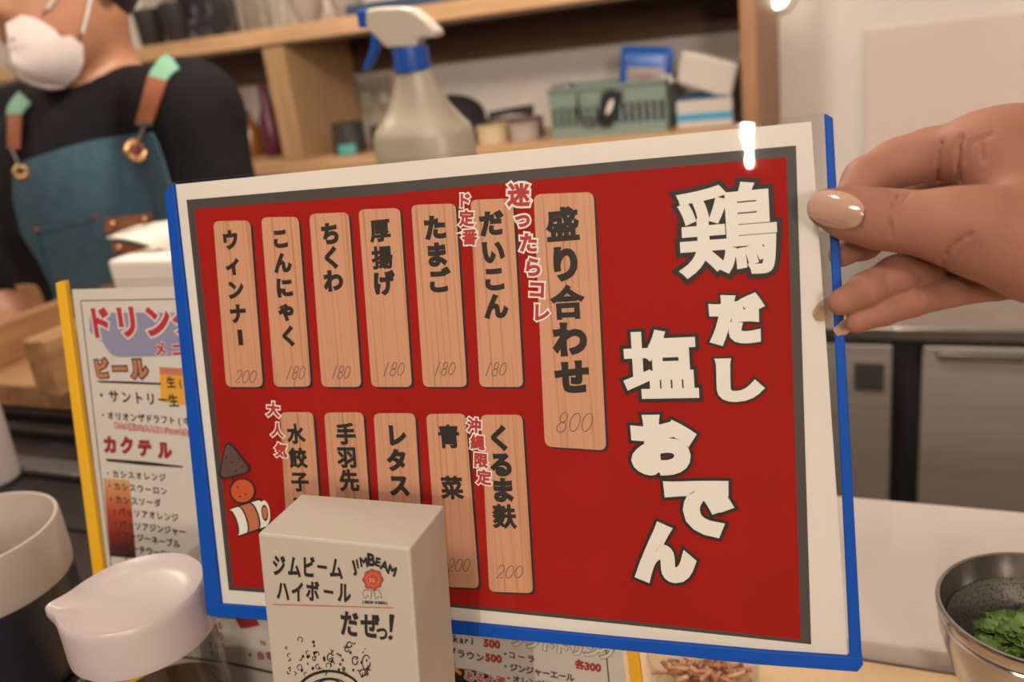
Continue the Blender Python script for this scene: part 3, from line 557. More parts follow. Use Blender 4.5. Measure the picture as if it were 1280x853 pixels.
# cup
rim = onz(58, 668, -.235); cc = onz(-45, 668, -.235); R_ = abs(rim[0] - cc[0]) * .93
cup = thing('cup', 'large dark cup with a cream glazed rim at the left edge of the counter', 'cup', (cc[0], cc[1], ZK)); hc = -.235 - ZK
mb = MB(); mb.lathe((cc[0], cc[1], ZK), [(R_*.78, 0), (R_*.86, .004), (R_*.97, hc*.35), (R_*.985, hc*.66)], 56, cap=False); mb.lathe((cc[0], cc[1], ZK), [(R_*.78, 0), (.0004, 0)], 56, cap=False); mb.build('body', navy_g, cup, True)
mb = MB(); mb.lathe((cc[0], cc[1], ZK), [(R_*.985, hc*.655), (R_*1.0, hc*.70), (R_*1.0, hc*.97), (R_*.985, hc), (R_*.95, hc), (R_*.935, hc*.97), (R_*.90, hc*.5), (R_*.7, .012), (0.0005, .010)], 56, cap=False); mb.build('glazed_rim', cream, cup, True, angle=60)
# soy pot: white lid with a pouring spout on a glass body
lc = onz(172, 762, -.232); rl = .5 * np.linalg.norm(onz(266, 752, -.235) - onz(86, 775, -.235)) * .97
pot = thing('soy_pot', 'small glass soy pot with a white spouted lid in front of the drink menu', 'pot', (lc[0], lc[1], ZK)); hp = -.222 - ZK
lid_m = mat('lid_plastic', (0.50, 0.425, 0.43), 0.32)
HL = .024
sd = onz(80, 768, -.228) - lc; th0 = math.atan2(sd[1], sd[0]); NL = 96; rows = []
def lid_ring(r, z, b):                                               # ring with the pouring lip pulled out by b
    out = []
    for k in range(NL):
        a = 2*math.pi*k/NL; d = (a - th0 + math.pi) % (2*math.pi) - math.pi; q = rl * (r + b * (.16 * math.exp(-(d/.16)**2) + .06 * math.exp(-(d/.34)**2))); out.append(A(lc[0] + q*math.cos(a), lc[1] + q*math.sin(a), ZK + z))
    return out
for r, z, b in ((.95, hp - HL, 0), (1.0, hp - HL + .0004, 0), (1.005, hp - HL + .003, 0), (1.0, hp - HL*.66, .04), (.995, hp - HL*.48, .22), (.99, hp - .0075, .72), (.985, hp - .004, .98), (.975, hp - .001, 1.0), (.955, hp, .98), (.93, hp - .0006, .93), (.88, hp - .0030, .75), (.62, hp - .0046, .35), (.30, hp - .0052, .05), (.01, hp - .0054, 0)): rows += lid_ring(r, z, b)
mb = MB(); nr = len(rows) // NL; mb.add(rows, [(i*NL+k, i*NL+(k+1) % NL, (i+1)*NL+(k+1) % NL, (i+1)*NL+k) for i in range(nr-1) for k in range(NL)] + [tuple(range(NL))[::-1], tuple((nr-1)*NL + k for k in range(NL))]); lid = mb.build('lid', lid_m, pot, True, angle=50)
glass = clear_mat('clear_glass', (0.93, 0.93, 0.91), 0.04, 1.5)
mb = MB(); mb.lathe((lc[0], lc[1], ZK), [(rl*.80, 0), (rl*.90, .003), (rl*.97, hp*.3), (rl*.94, hp - .0255), (rl*.90, hp - .0255), (rl*.91, hp*.3), (rl*.84, .008), (.0004, .007)], 48, cap=False); mb.lathe((lc[0], lc[1], ZK), [(rl*.80, 0), (.0004, 0)], 48, cap=False); mb.build('glass_body', glass, pot, True, angle=60)
mb = MB(); mb.lathe((lc[0], lc[1], ZK), [(.0004, .008), (rl*.83, .0085), (rl*.90, hp*.3), (rl*.90, hp*.42), (.0004, hp*.42)], 40, cap=False); mb.build('soy_sauce', mat('soy_sauce', (0.03, 0.010, 0.005), .15), pot, True, angle=50)
# bottle behind the cup
wb = ony(-27, 545, YA + .05)
bt = thing('bottle', 'pale squeeze bottle behind the cup at the left edge', 'bottle', (wb[0], wb[1], ZT + .004)); pale = mat('pale_bottle', (0.36, 0.31, 0.29), .35); hb_ = .145
mb = MB(); mb.lathe((wb[0], wb[1], ZT + .004), [(.020, 0), (.024, .004), (.025, .07), (.020, .10), (.011, .118), (.010, .122)], 36); mb.build('body', pale, bt, True)
mb = MB(); mb.lathe((wb[0], wb[1], ZT + .126), [(.012, 0), (.012, .012), (.006, .016), (.003, .034)], 24); mb.build('cap', pale, bt, True)
# herb strainer bowl
zr = -.280; bc = onz(1302, 757, zr); rb = np.linalg.norm(bc - onz(1177, 764, zr))
bowl = thing('strainer_bowl', 'small steel bowl with a mesh strainer of green herbs at the right edge', 'bowl', (bc[0], bc[1], ZT)); hz = zr - ZT; bz = (bc[0], bc[1], ZT)
mb = MB(); mb.lathe(bz, [(rb*.55, 0), (rb*.60, .003), (rb*.80, hz*.35), (rb*.955, hz*.72), (rb*.97, hz*.84), (rb*.93, hz*.86), (rb*.90, hz*.74), (rb*.74, hz*.36), (rb*.5, .006), (.0004, .005)], 72, cap=False); mb.lathe(bz, [(rb*.55, 0), (.0004, 0)], 72, cap=False); mb.build('outer_bowl', steel_bright, bowl, True, angle=50)
mb = MB(); mb.lathe(bz, [(rb*.90, hz*.80), (rb*.985, hz*.90), (rb*1.0, hz*.985), (rb*.985, hz*1.0), (rb*.955, hz*.995), (rb*.935, hz*.93), (rb*.885, hz*.80), (rb*.90, hz*.80)], 80, cap=False); mb.build('strainer_rim', steel_bright, bowl, True, angle=60)
mesh_m = bpy.data.materials.new('wire_mesh'); mesh_m.use_nodes = True; nt = mesh_m.node_tree; N = nt.nodes; Lk = nt.links
tc = N.new('ShaderNodeTexCoord'); vo = N.new('ShaderNodeTexVoronoi'); vo.inputs['Scale'].default_value = 750; cr = N.new('ShaderNodeValToRGB'); cr.color_ramp.elements[0].position = .28; cr.color_ramp.elements[1].position = .34
cr.color_ramp.elements[0].color = (.02, .018, .016, 1); cr.color_ramp.elements[1].color = (.25, .23, .21, 1); Lk.new(tc.outputs['Object'], vo.inputs['Vector']); Lk.new(vo.outputs['Distance'], cr.inputs[0]); Lk.new(cr.outputs[0], N['Principled BSDF'].inputs['Base Color']); N['Principled BSDF'].inputs['Metallic'].default_value = .7; N['Principled BSDF'].inputs['Roughness'].default_value = .35
mb = MB(); mb.lathe(bz, [(rb*.90, hz - .012), (rb*.86, hz - .024), (rb*.68, hz - .038), (rb*.40, hz - .045), (.0004, hz - .046), (.0004, hz - .0445), (rb*.39, hz - .0435), (rb*.66, hz - .0365), (rb*.84, hz - .023), (rb*.88, hz - .012)], 64, cap=False); mb.build('wire_basket', mesh_m, bowl, True, angle=60)
herb = noise_mat('herb_green', (0.055, 0.12, 0.015), (0.12, 0.20, 0.03), 60, rough=0.45)
mb = MB(); rh = random.Random(11)
for k in range(150):
    a = rh.uniform(0, 6.28); rr = rb * .62 * math.sqrt(rh.random()); hh = hz - .030 + (rb*.62 - rr) * .42 + rh.uniform(0, .005); c = A(bc[0] + rr*math.cos(a), bc[1] + rr*math.sin(a), ZT + hh)
    w, l = rh.uniform(.0025, .005), rh.uniform(.005, .010); th = rh.uniform(0, 6.28); d = A(math.cos(th), math.sin(th), rh.uniform(-.3, .7)); d = nrm(d); s_ = nrm(np.cross(d, (0, 0, 1))); up_ = np.cross(s_, d)
    G = [[c + d*l*(i/4 - .5) + s_*w*q*math.sin(math.pi*(.08 + .84*i/4)) + up_*(.35*w*q*q + .25*l*(i/4-.5)**2*rh.uniform(.4, 2)) for q in (-1, -.5, 0, .5, 1)] for i in range(5)]
    mb.sheet(G, .0004)
o = mb.build('herb_heap', herb, bowl, True, angle=80); o['kind'] = 'stuff'
# jar of dried flakes behind the red menu
jc = onz(880, 865, ZT); jar = thing('dish', 'low clear dish of reddish dried flakes below the lower edge of the red menu', 'dish', jc); rj = .030
mb = MB(); mb.lathe(jc, [(rj*.85, 0), (rj*.95, .003), (rj, .03), (rj*.97, .03), (rj*.91, .005), (.0004, .004)], 40, cap=False); mb.build('glass_body', glass, jar, True, angle=60)
mb = MB(); rg = random.Random(4)
for k in range(90):
    a = rg.uniform(0, 6.28); rr = rj*.78*math.sqrt(rg.random()); c = jc + A(rr*math.cos(a), rr*math.sin(a), .006 + rg.uniform(0, .014)); th = rg.uniform(0, 3.14); d = nrm(A(math.cos(th), math.sin(th), rg.uniform(-.5, .5)))
    mb.box(c, (rg.uniform(.003, .006), .0012, .0006), (d, nrm(np.cross((0, 0, 1), d)), nrm(np.cross(d, np.cross((0, 0, 1), d)))))
o = mb.build('dried_flakes', noise_mat('dried_flake', (0.30, 0.10, 0.04), (0.50, 0.30, 0.18), 90, rough=.6), jar); o['kind'] = 'stuff'
# ------------------------------------------------------------------ kitchen: wooden tray, tissue box, spray bottle
YT = ony(40, 522, YC + .01)[1]; zb = -.317
tx1 = ony(130, 520, YT)[0]; tx0 = tx1 - .42; tx1 = tx1 - .10
tray = thing('wooden_tray', 'light wooden tray with rails on the worktop, left of the drink menu', 'tray', (tx1 - .2, YT + .15, zb))
mb = MB(); mb.bx(tx0, tx1 + .05, YT, YT + .20, zb, zb + .026); mb.build('tray_base', wood_tray, tray, bevel=.002)
ra = onz(0, 462, zb + .026); rbk = onz(69, 424, zb + .026)
mb = MB(); q = nrm((rbk - ra) * A(1, 1, 0)); x_ = ra[0] + .02
mb.bx(tx0, tx1 + .05, YT + .180, YT + .20, zb + .0262, zb + .085); mb.build('back_rail', wood_tray, tray, bevel=.002)
xr_ = onz(2, 460, zb + .026)[0]
mb = MB(); mb.bx(xr_ - .018, xr_, YT + .02, YT + .179, zb + .0262, zb + .075); mb.build('side_rail', wood_tray, tray, bevel=.002)
bl0 = onz(62, 497, zb + .0262)
mb = MB(); mb.bx(bl0[0] - .017, bl0[0] + .017, bl0[1], min(bl0[1] + .13, YT + .178), zb + .0262, zb + .088); mb.build('divider', wood_tray, tray, bevel=.003)
tis = mat('tissue_white', (0.72, 0.66, 0.60), .8)
tb = ony(133, 326, YC + .07); zt_ = tb[2]
tbx = thing('tissue_box', 'white tissue box with a sheet pulled up, behind the drink menu', 'box', (tb[0] + .06, tb[1] + .05, -.318))
mb = MB(); mb.bx(tb[0], tb[0] + .13, tb[1], tb[1] + .10, -.318, zt_); mb.build('box_body', tis, tbx, bevel=.004)
mb = MB(); tipp = ony(134, 298, tb[1] + .035); rr0 = ony(215, 279, tb[1] + .05); rr1 = ony(190, 316, tb[1] + .04); e1 = ony(250, 268, tb[1] + .05); e2 = ony(250, 310, tb[1] + .05)
G = [[tipp*(1-t) + b*t + A(0, .012*math.sin(3*t + k), .004*math.sin(5*t)) for t in np.linspace(0, 1, 8)] for k, b in enumerate((e1, e1*.66 + e2*.34, e1*.33 + e2*.67, e2))]
mb.sheet(G, .002); mb.sheet([[tb + A(.045 + .05*t, .035 + .01*s, .0) * 1.0 + A(0, 0, (e2[2] - zt_ + .01) * s) for t in np.linspace(0, 1, 6)] for s in np.linspace(-.05, 1, 5)], .0016); mb.build('tissue', tis, tbx, True, angle=80)
# raised service case that the spray bottle stands on
ys = .80
sp = lambda px, py: ony(px, py, ys)
zs = sp(530, 10)[2] - .212
mb = MB(); mb.bx(sp(440, 250)[0], sp(820, 250)[0], YC + .21, ys + .08, zs - .03, zs)
casex = (sp(440, 250)[0], sp(820, 250)[0])
t = thing('service_stand', 'steel stand behind the red menu carrying the spray bottle', 'stand', ((casex[0] + casex[1]) / 2, ys, -EYE))
mb.build('stand_top', steel, t, bevel=.002)
for x_ in casex:
    for y_ in (YC + .22, ys + .07):
        mb = MB(); mb.bx(min(max(x_, casex[0] + .012), casex[1] - .012) - .01, min(max(x_, casex[0] + .012), casex[1] - .012) + .01, y_ - .01, y_ + .01, -EYE, zs - .03); mb.build('leg', steel, t)
sprb = thing('spray_bottle', 'white spray bottle with blue collar and trigger standing behind the red menu', 'bottle', (sp(520, 100)[0], ys, zs))
ppx = abs(sp(560, 100)[0] - sp(460, 100)[0]) / 100
xc = sp(517, 120)[0] + .004; spray_w = noise_mat('spray_bottle_white', (0.34, 0.30, 0.235), (0.32, 0.28, 0.215), 10, rough=.35); spray_b = mat('spray_blue', (0.006, 0.065, 0.34), .35)
zz = lambda py: sp(515, py)[2]
zc1, zc0, zbody = zz(57), zz(88), zz(165)
prof = [(.30, zs), (.395, zs + .003), (.41, zs + .02), (.41, zbody - .005), (.385, zbody + .004), (.32, zbody + .013), (.245, zz(132)), (.185, zz(110)), (.155, zz(96)), (.145, zc0)]
mb = MB(); W100 = 145 * ppx
mb.lathe((xc, ys, 0), [(r * W100 * 1.02, z) for r, z in prof], 48, sy=.68); mb.build('bottle_body', spray_w, sprb, True, angle=50)
mb = MB(); rc = 20.5 * ppx; mb.lathe((xc, ys, zc0 - .001), [(rc*.98, 0), (rc, .002), (rc*.97, zc1 - zc0)], 40); mb.build('collar', spray_b, sprb, True, angle=40)
head = [(488, 60), (476, 47), (467, 38), (463, 30), (463, 12), (478, 9), (505, 8), (520, 11), (537, 24), (549, 37), (552, 44), (545, 47), (533, 47), (527, 50), (526, 59)]
hpts = [sp(*p) + A(.0, -.010, 0) for p in head]
mb = MB(); mb.prism(hpts[::-1], (0, .020, 0)); mb.build('trigger_head', mat('spray_head_white', (0.46, 0.41, 0.35), .4), sprb, bevel=.004, seg=3)
mb = MB(); mb.prism([sp(*p) + A(0, -.008, 0) for p in [(450, 13), (463, 11), (463, 34), (453, 35)]][::-1], (0, .016, 0)); mb.build('nozzle', spray_b, sprb, bevel=.002)
mb = MB(); mb.prism([sp(*p) + A(0, -.006, 0) for p in [(467, 39), (477, 46), (474, 62), (466, 80), (461, 89), (456, 87), (461, 74), (466, 58)]][::-1], (0, .012, 0)); mb.build('trigger', spray_b, sprb, bevel=.002)
mb = MB(); mb.box(sp(545, 187) + A(0, -.0325, 0), (.0042, .0015, .0050)); mb.build('label', mat('label_blue', (0.02, 0.05, 0.26), .5), sprb)
# ------------------------------------------------------------------ wall shelf
YS = 1.67; S = lambda px, py, y=YS: ony(px, py, y)
zu0, zl = .048, -.206
sxl, sxr = -2.3, S(947, 60)[0]
shelf = thing('wall_shelf', 'two-level pine wall shelf with a dark underside behind the counter', 'shelf', (sxr, YS + .15, zl - .035))
px0 = S(926, 60)[0]
mb = MB(); mb.bx(sxl, px0 - .0005, YS, YB - .001, zu0, zu0 + .034); mb.build('upper_board', wood_light, shelf, bevel=.002)
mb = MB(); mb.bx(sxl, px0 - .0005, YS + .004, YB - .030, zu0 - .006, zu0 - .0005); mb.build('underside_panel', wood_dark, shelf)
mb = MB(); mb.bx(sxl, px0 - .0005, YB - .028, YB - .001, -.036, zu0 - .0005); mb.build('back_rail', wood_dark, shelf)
mb = MB(); mb.bx(sxl, px0 - .0005, YS, YB - .001, zl - .032, zl); mb.build('lower_board', wood_light, shelf, bevel=.002)
mb = MB(); mb.bx(px0, sxr, YS - .004, YB - .001, zl - .032, .62); mb.build('end_upright', noise_mat('upright_wood', (0.36, 0.18, 0.085), (0.29, 0.14, 0.062), 5, (14, 14, 1.2)), shelf, bevel=.002)
dx0, dx1 = S(335, 100)[0], S(361, 100)[0]
mb = MB(); mb.bx(dx0, dx1, YS, YB - .030, zl + .0005, zu0 - .0065); mb.build('divider_upright', noise_mat('divider_wood', (0.46, 0.28, 0.14), (0.40, 0.235, 0.115), 5, (14, 14, 1.2)), shelf, bevel=.002)
ZU = zu0 + .034
def cyl(name, label, cat, px, py, y, z, r, h, m, prof=None, group=None, n=32):
    c = ony(px, py, y); mb = MB(); mb.lathe((c[0], y, z), [(rr*r, hh*h) for rr, hh in (prof or [(.92, 0), (1, .03), (1, .97), (.96, 1)])], n); o = mb.build(name, m, None, True); return tag(o, label, cat, group)
tumbler = [(.80, 0), (.84, .02), (1, 1), (.95, 1), (.80, .06), (.003, .05)]
# upper shelf
cyl('cup', 'left black cup of the two on the upper shelf', 'cup', 189, 40, 1.74, ZU, .034, .085, mat('black_cup', (0.030, 0.025, 0.024), .5), tumbler)
cyl('cup', 'right black cup of the two on the upper shelf', 'cup', 223, 36, 1.74, ZU, .036, .09, MATS['black_cup'], tumbler)
c = S(258, 20, 1.78); mb = MB(); mb.bx(c[0] - .045, c[0] + .050, 1.74, 1.83, ZU, ZU + .20); o = mb.build('box', noise_mat('speckled_black', (0.015, 0.015, 0.022), (0.20, 0.19, 0.20), 45, rough=.4, lo=.55, hi=.75), bevel=.003); tag(o, 'black speckled box on the upper shelf beside the black cups', 'box')
for px, r, h, nm in ((302, .026, .12, 'left'), (330, .028, .11, 'middle'), (356, .020, .12, 'right')): cyl('tumbler', nm + ' one of three clear tumblers on the upper shelf', 'glass', px, 30, 1.76, ZU, r, h, glass, tumbler, 'tumblers on the upper shelf')
bowl_p = [(.45, 0), (.5, .04), (.82, .35), (1, 1), (.95, 1), (.76, .36), (.44, .1), (.003, .09)]
cyl('bowl', 'left white bowl on the upper shelf near the spray nozzle', 'bowl', 386, 20, 1.78, ZU, .042, .075, cream, bowl_p)
cyl('bowl', 'right white bowl on the upper shelf near the spray nozzle', 'bowl', 436, 16, 1.80, ZU, .043, .075, cream, bowl_p)
c = S(500, 6, 1.76); mb = MB(); mb.bx(c[0] - .10, c[0] + .13, 1.70, 1.85, ZU, ZU + .012); mb.bx(c[0] - .10, c[0] + .13, 1.70, 1.708, ZU + .012, ZU + .022); mb.bx(c[0] - .10, c[0] + .13, 1.842, 1.85, ZU + .012, ZU + .022); mb.bx(c[0] - .10, c[0] - .092, 1.708, 1.842, ZU + .012, ZU + .022); mb.bx(c[0] + .122, c[0] + .13, 1.708, 1.842, ZU + .012, ZU + .022)
o = mb.build('serving_tray', mat('slate_blue', (0.04, 0.075, 0.14), .45), bevel=.002); tag(o, 'slate blue tray lying on the upper shelf above the spray bottle', 'tray')
bag = thing('paper_bag', 'white paper bag on the upper shelf left of the black cups', 'bag', (S(163, 30, 1.8)[0], 1.8, ZU))
b0_ = S(163, 30, 1.8); mb = MB(); mb.add([(b0_[0] + x, 1.8 + y, ZU + z) for x, y, z in [(.005, -.05, 0), (.075, -.05, 0), (.075, .05, 0), (.005, .05, 0), (-.012, -.045, .09), (.085, -.045, .09), (.085, .045, .09), (-.012, .045, .09), (.012, -.008, .20), (.095, -.008, .20), (.095, .008, .20), (.012, .008, .20)]],
  [(3,2,1,0), (0,1,5,4), (1,2,6,5), (2,3,7,6), (3,0,4,7), (4,5,9,8), (5,6,10,9), (6,7,11,10), (7,4,8,11), (8,9,10,11)]); mb.build('bag_body', paper, bag, bevel=.003)
mb = MB(); mb.lathe((b0_[0] - .004, 1.742, ZU + .085), [(.002, -.004), (.008, 0), (.002, .004)], 16, axis=(0, -1, 0)); mb.build('clip', steel_bright, bag, True)
c = S(140, 25, 1.77); mb = MB(); mb.add([(c[0] + x, 1.77 + y, ZU + z) for x, y, z in [(-.008, -.04, 0), (.014, -.04, 0), (.014, .04, 0), (-.008, .04, 0), (-.035, -.04, .19), (-.013, -.04, .19), (-.013, .04, .19), (-.035, .04, .19)]], [(3,2,1,0), (4,5,6,7), (0,1,5,4), (1,2,6,5), (2,3,7,6), (3,0,4,7)]); o = mb.build('binder', mat('dark_teal', (0.015, 0.05, 0.075), .5), bevel=.002); tag(o, 'dark teal folder leaning left on the upper shelf beside the paper bag', 'folder')
pk = thing('packet', 'blue and white packet on the upper shelf behind the masked worker', 'packet', (S(112, 25, 1.78)[0], 1.78, ZU)); c = S(112, 25, 1.78)
mb = MB(); mb.bx(c[0] - .030, c[0] + .022, 1.75, 1.80, ZU, ZU + .17); mb.build('packet_body', white_pl, pk, bevel=.003)
mb = MB(); mb.bx(c[0] - .026, c[0] + .004, 1.7475, 1.7498, ZU + .03, ZU + .17); mb.build('packet_label', mat('packet_blue', (0.05, 0.16, 0.40), .5), pk)
# lower shelf, left bay
cyl('bottle', 'dark red bottle with black cap in the left bay of the lower shelf', 'bottle', 344, 185, 1.80, zl, .026, .17, noise_mat('red_bottle', (0.11, 0.012, 0.03), (0.09, 0.01, 0.025), 9, rough=.25), [(.9, 0), (1, .02), (1, .5), (.55, .72), (.5, .93), (.5, 1)])
cyl('bottle', 'amber bottle in the left bay of the lower shelf by the worker', 'bottle', 316, 190, 1.82, zl, .030, .115, noise_mat('amber_bottle', (0.22, 0.075, 0.012), (0.32, 0.13, 0.02), 9, rough=.2), [(.9, 0), (1, .02), (1, .6), (.5, .8), (.45, 1)])
c = ony(302, 148, YB - .003); mb = MB(); mb.bx(c[0] - .014, c[0] + .014, YB - .006, YB - .0005, c[2] - .022, c[2] + .022); o = mb.build('sticker', mat('sticker_red', (0.30, 0.08, 0.07), .6)); tag(o, 'small dull red sticker on the wall left of the shelf divider', 'sticker')
# lower shelf, right bay
cj = ony(437, 175, 1.74); jar2 = thing('jar', 'dark grey jar with a turquoise patch on the lower shelf next to the divider', 'jar', (cj[0], 1.74, zl))
mb = MB(); mb.lathe((cj[0], 1.74, zl), [(.034, 0), (.037, .003), (.037, .068), (.034, .070)], 32); mb.build('jar_body', mat('jar_grey', (0.05, 0.045, 0.042), .4), jar2, True)
mb = MB(); mb.sheet([[(cj[0] + .0385*math.sin(a), 1.74 - .0385*math.cos(a), zl + z) for a in np.linspace(-.2, .85, 10)] for z in (.002, .024)], .001); mb.build('jar_label', mat('turquoise', (0.10, 0.42, 0.40), .5), jar2)
wine = [(.85, 0), (.9, .01), (.12, .03), (.09, .35), (.14, .40), (.75, .52), (1, .70), (.86, 1), (.82, 1), (.95, .70), (.70, .54), (.003, .44)]
for px, nm in ((462, 'left'), (485, 'right')): cyl('wine_glass', nm + ' one of two clear wine glasses behind the spray bottle', 'glass', px, 150, 1.84, zl, .024, .16, glass, wine)
cyl('canister', 'small black canister on the lower shelf left of the spray bottle', 'canister', 474, 180, 1.76, zl, .016, .055, black_pl)
bb_ = Body(); c0 = ony(552, 175, 1.78)
blk = thing('cap', 'black cloth cap lying on the lower shelf right of the spray bottle', 'cap', (c0[0] + .03, 1.78, zl))
bb_.ell((c0[0] + .02, 1.79, zl + .055), (.085, .07, .050)).ell((c0[0] + .075, 1.77, zl + .030), (.065, .06, .020)).ell((c0[0] - .01, 1.79, zl + .03), (.07, .07, .03))
lo, hi = bb_.bounds(); body_obj('cloth', lambda P: np.maximum(bb_.dist(P), zl + .001 - P[2]), lo, hi, .004, mat('black_cloth', (0.014, 0.013, 0.014), .85), blk, 3)
for px, r, h, m_, lb in ((617, .036, .038, mat('cream_tub', (0.58, 0.47, 0.30), .5), 'cream tub on the lower shelf right of the black cap'), (657, .034, .036, cream, 'white tub on the lower shelf left of the green basket')):
    cyl('tub', lb, 'tub', px, 172, 1.74, zl, r, h, m_, [(.86, 0), (.9, .03), (.96, .85), (1, .86), (1, 1), (.9, 1)])
c = ony(640, 155, 1.79); mb = MB(); mb.tube([c + A(-.05, 0, 0) * 1.0 + A(0, .0, -c[2] + zl + .052), A(c[0] + .0, 1.79, zl + .058), A(c[0] + .05, 1.79, zl + .056)], [.008, .007, .012], 10); o = mb.build('brush', black_pl, None, True); tag(o, 'black brush lying behind the tubs on the lower shelf', 'brush')
mb = MB(); mb.bx(c[0] - .07, c[0] + .065, 1.775, 1.81, zl, zl + .043); o = mb.build('carton', mat('brown_carton', (0.14, 0.06, 0.05), .6), bevel=.002); tag(o, 'low brown carton behind the two tubs on the lower shelf', 'carton')
# green basket
gx0, gx1 = S(690, 150, 1.72)[0], S(833, 150, 1.72)[0]; gz = zl + .098; gm = mat('basket_green', (0.19, 0.25, 0.215), .5)
bas = thing('basket', 'grey green plastic basket on the lower shelf holding odds and ends', 'basket', ((gx0 + gx1) / 2, 1.79, zl))
def wall_panel_slots(mb, p, u, wid, hgt, nx):                         # basket side with upright slots
    up = A(0, 0, 1); nn = np.cross(u, up); t = .002
    bar = lambda a0, a1, z0, z1: mb.box(A(*p) + u*(a0+a1)/2 + up*(z0+z1)/2, ((a1-a0)/2, t, (z1-z0)/2), (u, nn, up))
    bar(0, wid, 0, hgt*.22); bar(0, wid, hgt*.62, hgt); st = wid / nx
    for k in range(nx + 1): bar(max(k*st - st*.22, 0), min(k*st + st*.22, wid), hgt*.22, hgt*.62)
mb = MB()
for p, u, wid, nx in (((gx0, 1.72, zl), A(1, 0, 0), gx1 - gx0, 16), ((gx0, 1.87, zl), A(1, 0, 0), gx1 - gx0, 16), ((gx0, 1.72, zl), A(0, 1, 0), .15, 10), ((gx1, 1.72, zl), A(0, 1, 0), .15, 10)): wall_panel_slots(mb, p, u, wid, gz - zl, nx)
mb.bx(gx0, gx1, 1.72, 1.87, zl + .0005, zl + .004); mb.build('basket_body', gm, bas)
mb = MB()
for y in (1.716, 1.874): mb.bx(gx0 - .004, gx1 + .004, y - .004, y + .004, gz - .006, gz)
for x in (gx0, gx1): mb.bx(x - .004, x + .004, 1.7205, 1.8695, gz - .006, gz)
mb.build('basket_rim', gm, bas, bevel=.001)
bi = bas
pc = S(800, 90, 1.80); pouch = thing('pouch', 'blue snack pouch sticking up from the green basket', 'pouch', (pc[0] + .02, 1.80, zl + .005))
def padded(c, u, v, w, h, th, m, name, par):                          # pillow-shaped packet
    mb = MB(); n = np.cross(u, v); N_ = 9; f = []; b = []
    for i in range(N_):
        for j in range(N_):
            s, t = -1 + 2*i/(N_-1), -1 + 2*j/(N_-1); k = th * max(0, (1 - s**4) * (1 - t**4))**.6; q = A(*c) + A(*u)*w*t + A(*v)*h*s; f.append(q + n*(k + .0004)); b.append(q - n*(k + .0004))
    G = lambda o: [(o+i*N_+j, o+i*N_+j+1, o+(i+1)*N_+j+1, o+(i+1)*N_+j) for i in range(N_-1) for j in range(N_-1)]
    rim = list(range(N_)) + [i*N_+N_-1 for i in range(1, N_)] + [(N_-1)*N_+j for j in range(N_-2, -1, -1)] + [i*N_ for i in range(N_-2, 0, -1)]; o = N_*N_
    mb.add(f + b, G(0) + [q[::-1] for q in G(o)] + [(b_, a_, o+a_, o+b_) for a_, b_ in zip(rim, rim[1:]+rim[:1])]); return mb.build(name, m, par, True, angle=70)
pu = nrm(A(1, 0, -.13)); pv = nrm(A(.12, .08, 1))
pcen = S(806, 108, 1.79); padded(pcen, pu, pv, .053, .076, .010, mat('pouch_blue', (0.015, 0.10, 0.40), .35), 'pouch_body', pouch)
padded(pcen + A(.002, -.011, -.008), pu, pv, .038, .044, .003, noise_mat('pouch_photo', (0.20, 0.13, 0.10), (0.32, 0.25, 0.22), 30, rough=.4), 'pouch_picture', pouch)
mb = MB(); q = S(750, 118, 1.712); mb.prism([S(*p, 1.712) for p in [(752, 116), (762, 112), (778, 114), (776, 128), (770, 146), (764, 158), (752, 160), (746, 150)]][::-1], (0, -.0, 0) if False else (0, .002, 0)); 
clp = thing('clip', 'black clip hanging on the front of the green basket', 'clip', S(760, 140, 1.712)); MB().add(mb.v, mb.f).build('clip_body', black_pl, clp)
mb = MB(); mb.prism([S(*p, 1.7105) for p in [(762, 126), (767, 124), (765, 136), (759, 144), (757, 140)]][::-1], (0, .001, 0)); mb.build('clip_tag', tis, clp)
ck = [S(*p, 1.708) for p in [(722, 118), (722, 140), (724, 150), (735, 147), (748, 150), (744, 156), (726, 155)]]; mb = MB(); mb.tube(ck, .0022, 8); o = mb.build('cable', black_pl, None, True); tag(o, 'thin black cable hanging down the front of the green basket', 'cable')
padded(S(702, 117, 1.77), nrm(A(1, 0, .05)), nrm(A(0, .3, 1)), .024, .022, .006, clear_mat('crinkled_bag', (.9, .9, .9), .15, 1.5, .15), 'plastic_bag', None); tag(bpy.data.objects['plastic_bag'], 'small clear plastic bag at the left end of the green basket', 'bag')
# stacked boxes and the tilted white case
bx0, bx1 = S(846, 150, 1.73)[0], S(916, 150, 1.73)[0]; sky_b = mat('box_sky_blue', (0.05, 0.30, 0.55), .5)
st = thing('box', 'white and light blue box on the lower shelf under the tilted white case', 'box', ((bx0 + bx1) / 2, 1.79, zl))
mb = MB(); mb.bx(bx0, bx1, 1.73, 1.86, zl, zl + .052); mb.build('box_body', white_pl, st, bevel=.002)
mb = MB(); mb.bx(bx0 + .001, bx1 - .001, 1.7285, 1.7299, zl + .014, zl + .028); mb.build('blue_band', sky_b, st)
mb = MB(); mb.bx(bx0 + .004, bx1 - .010, 1.735, 1.85, zl + .0525, zl + .058); o = mb.build('box', mat('box_navy', (0.012, 0.07, 0.22), .5), bevel=.002); tag(o, 'navy box between the light blue box and the tilted white case', 'box')
mb = MB(); mb.bx(bx1 + .004, px0 - .004, 1.76, 1.86, zl, zl + .10); o = mb.build('box', black_pl, bevel=.002); tag(o, 'black box at the right end of the lower shelf against the upright', 'box')
case = thing('case', 'tilted white plastic case on top of the boxes at the right end of the shelf', 'case', S(880, 125, 1.78))
qc = [(851, 63), (872, 66), (924, 80), (914, 121), (903, 122), (845, 104)]
mb = MB(); mb.prism([S(*p, 1.735) for p in qc][::-1], (0, .09, 0)); mb.build('case_body', white_pl, case, bevel=.006, seg=3)
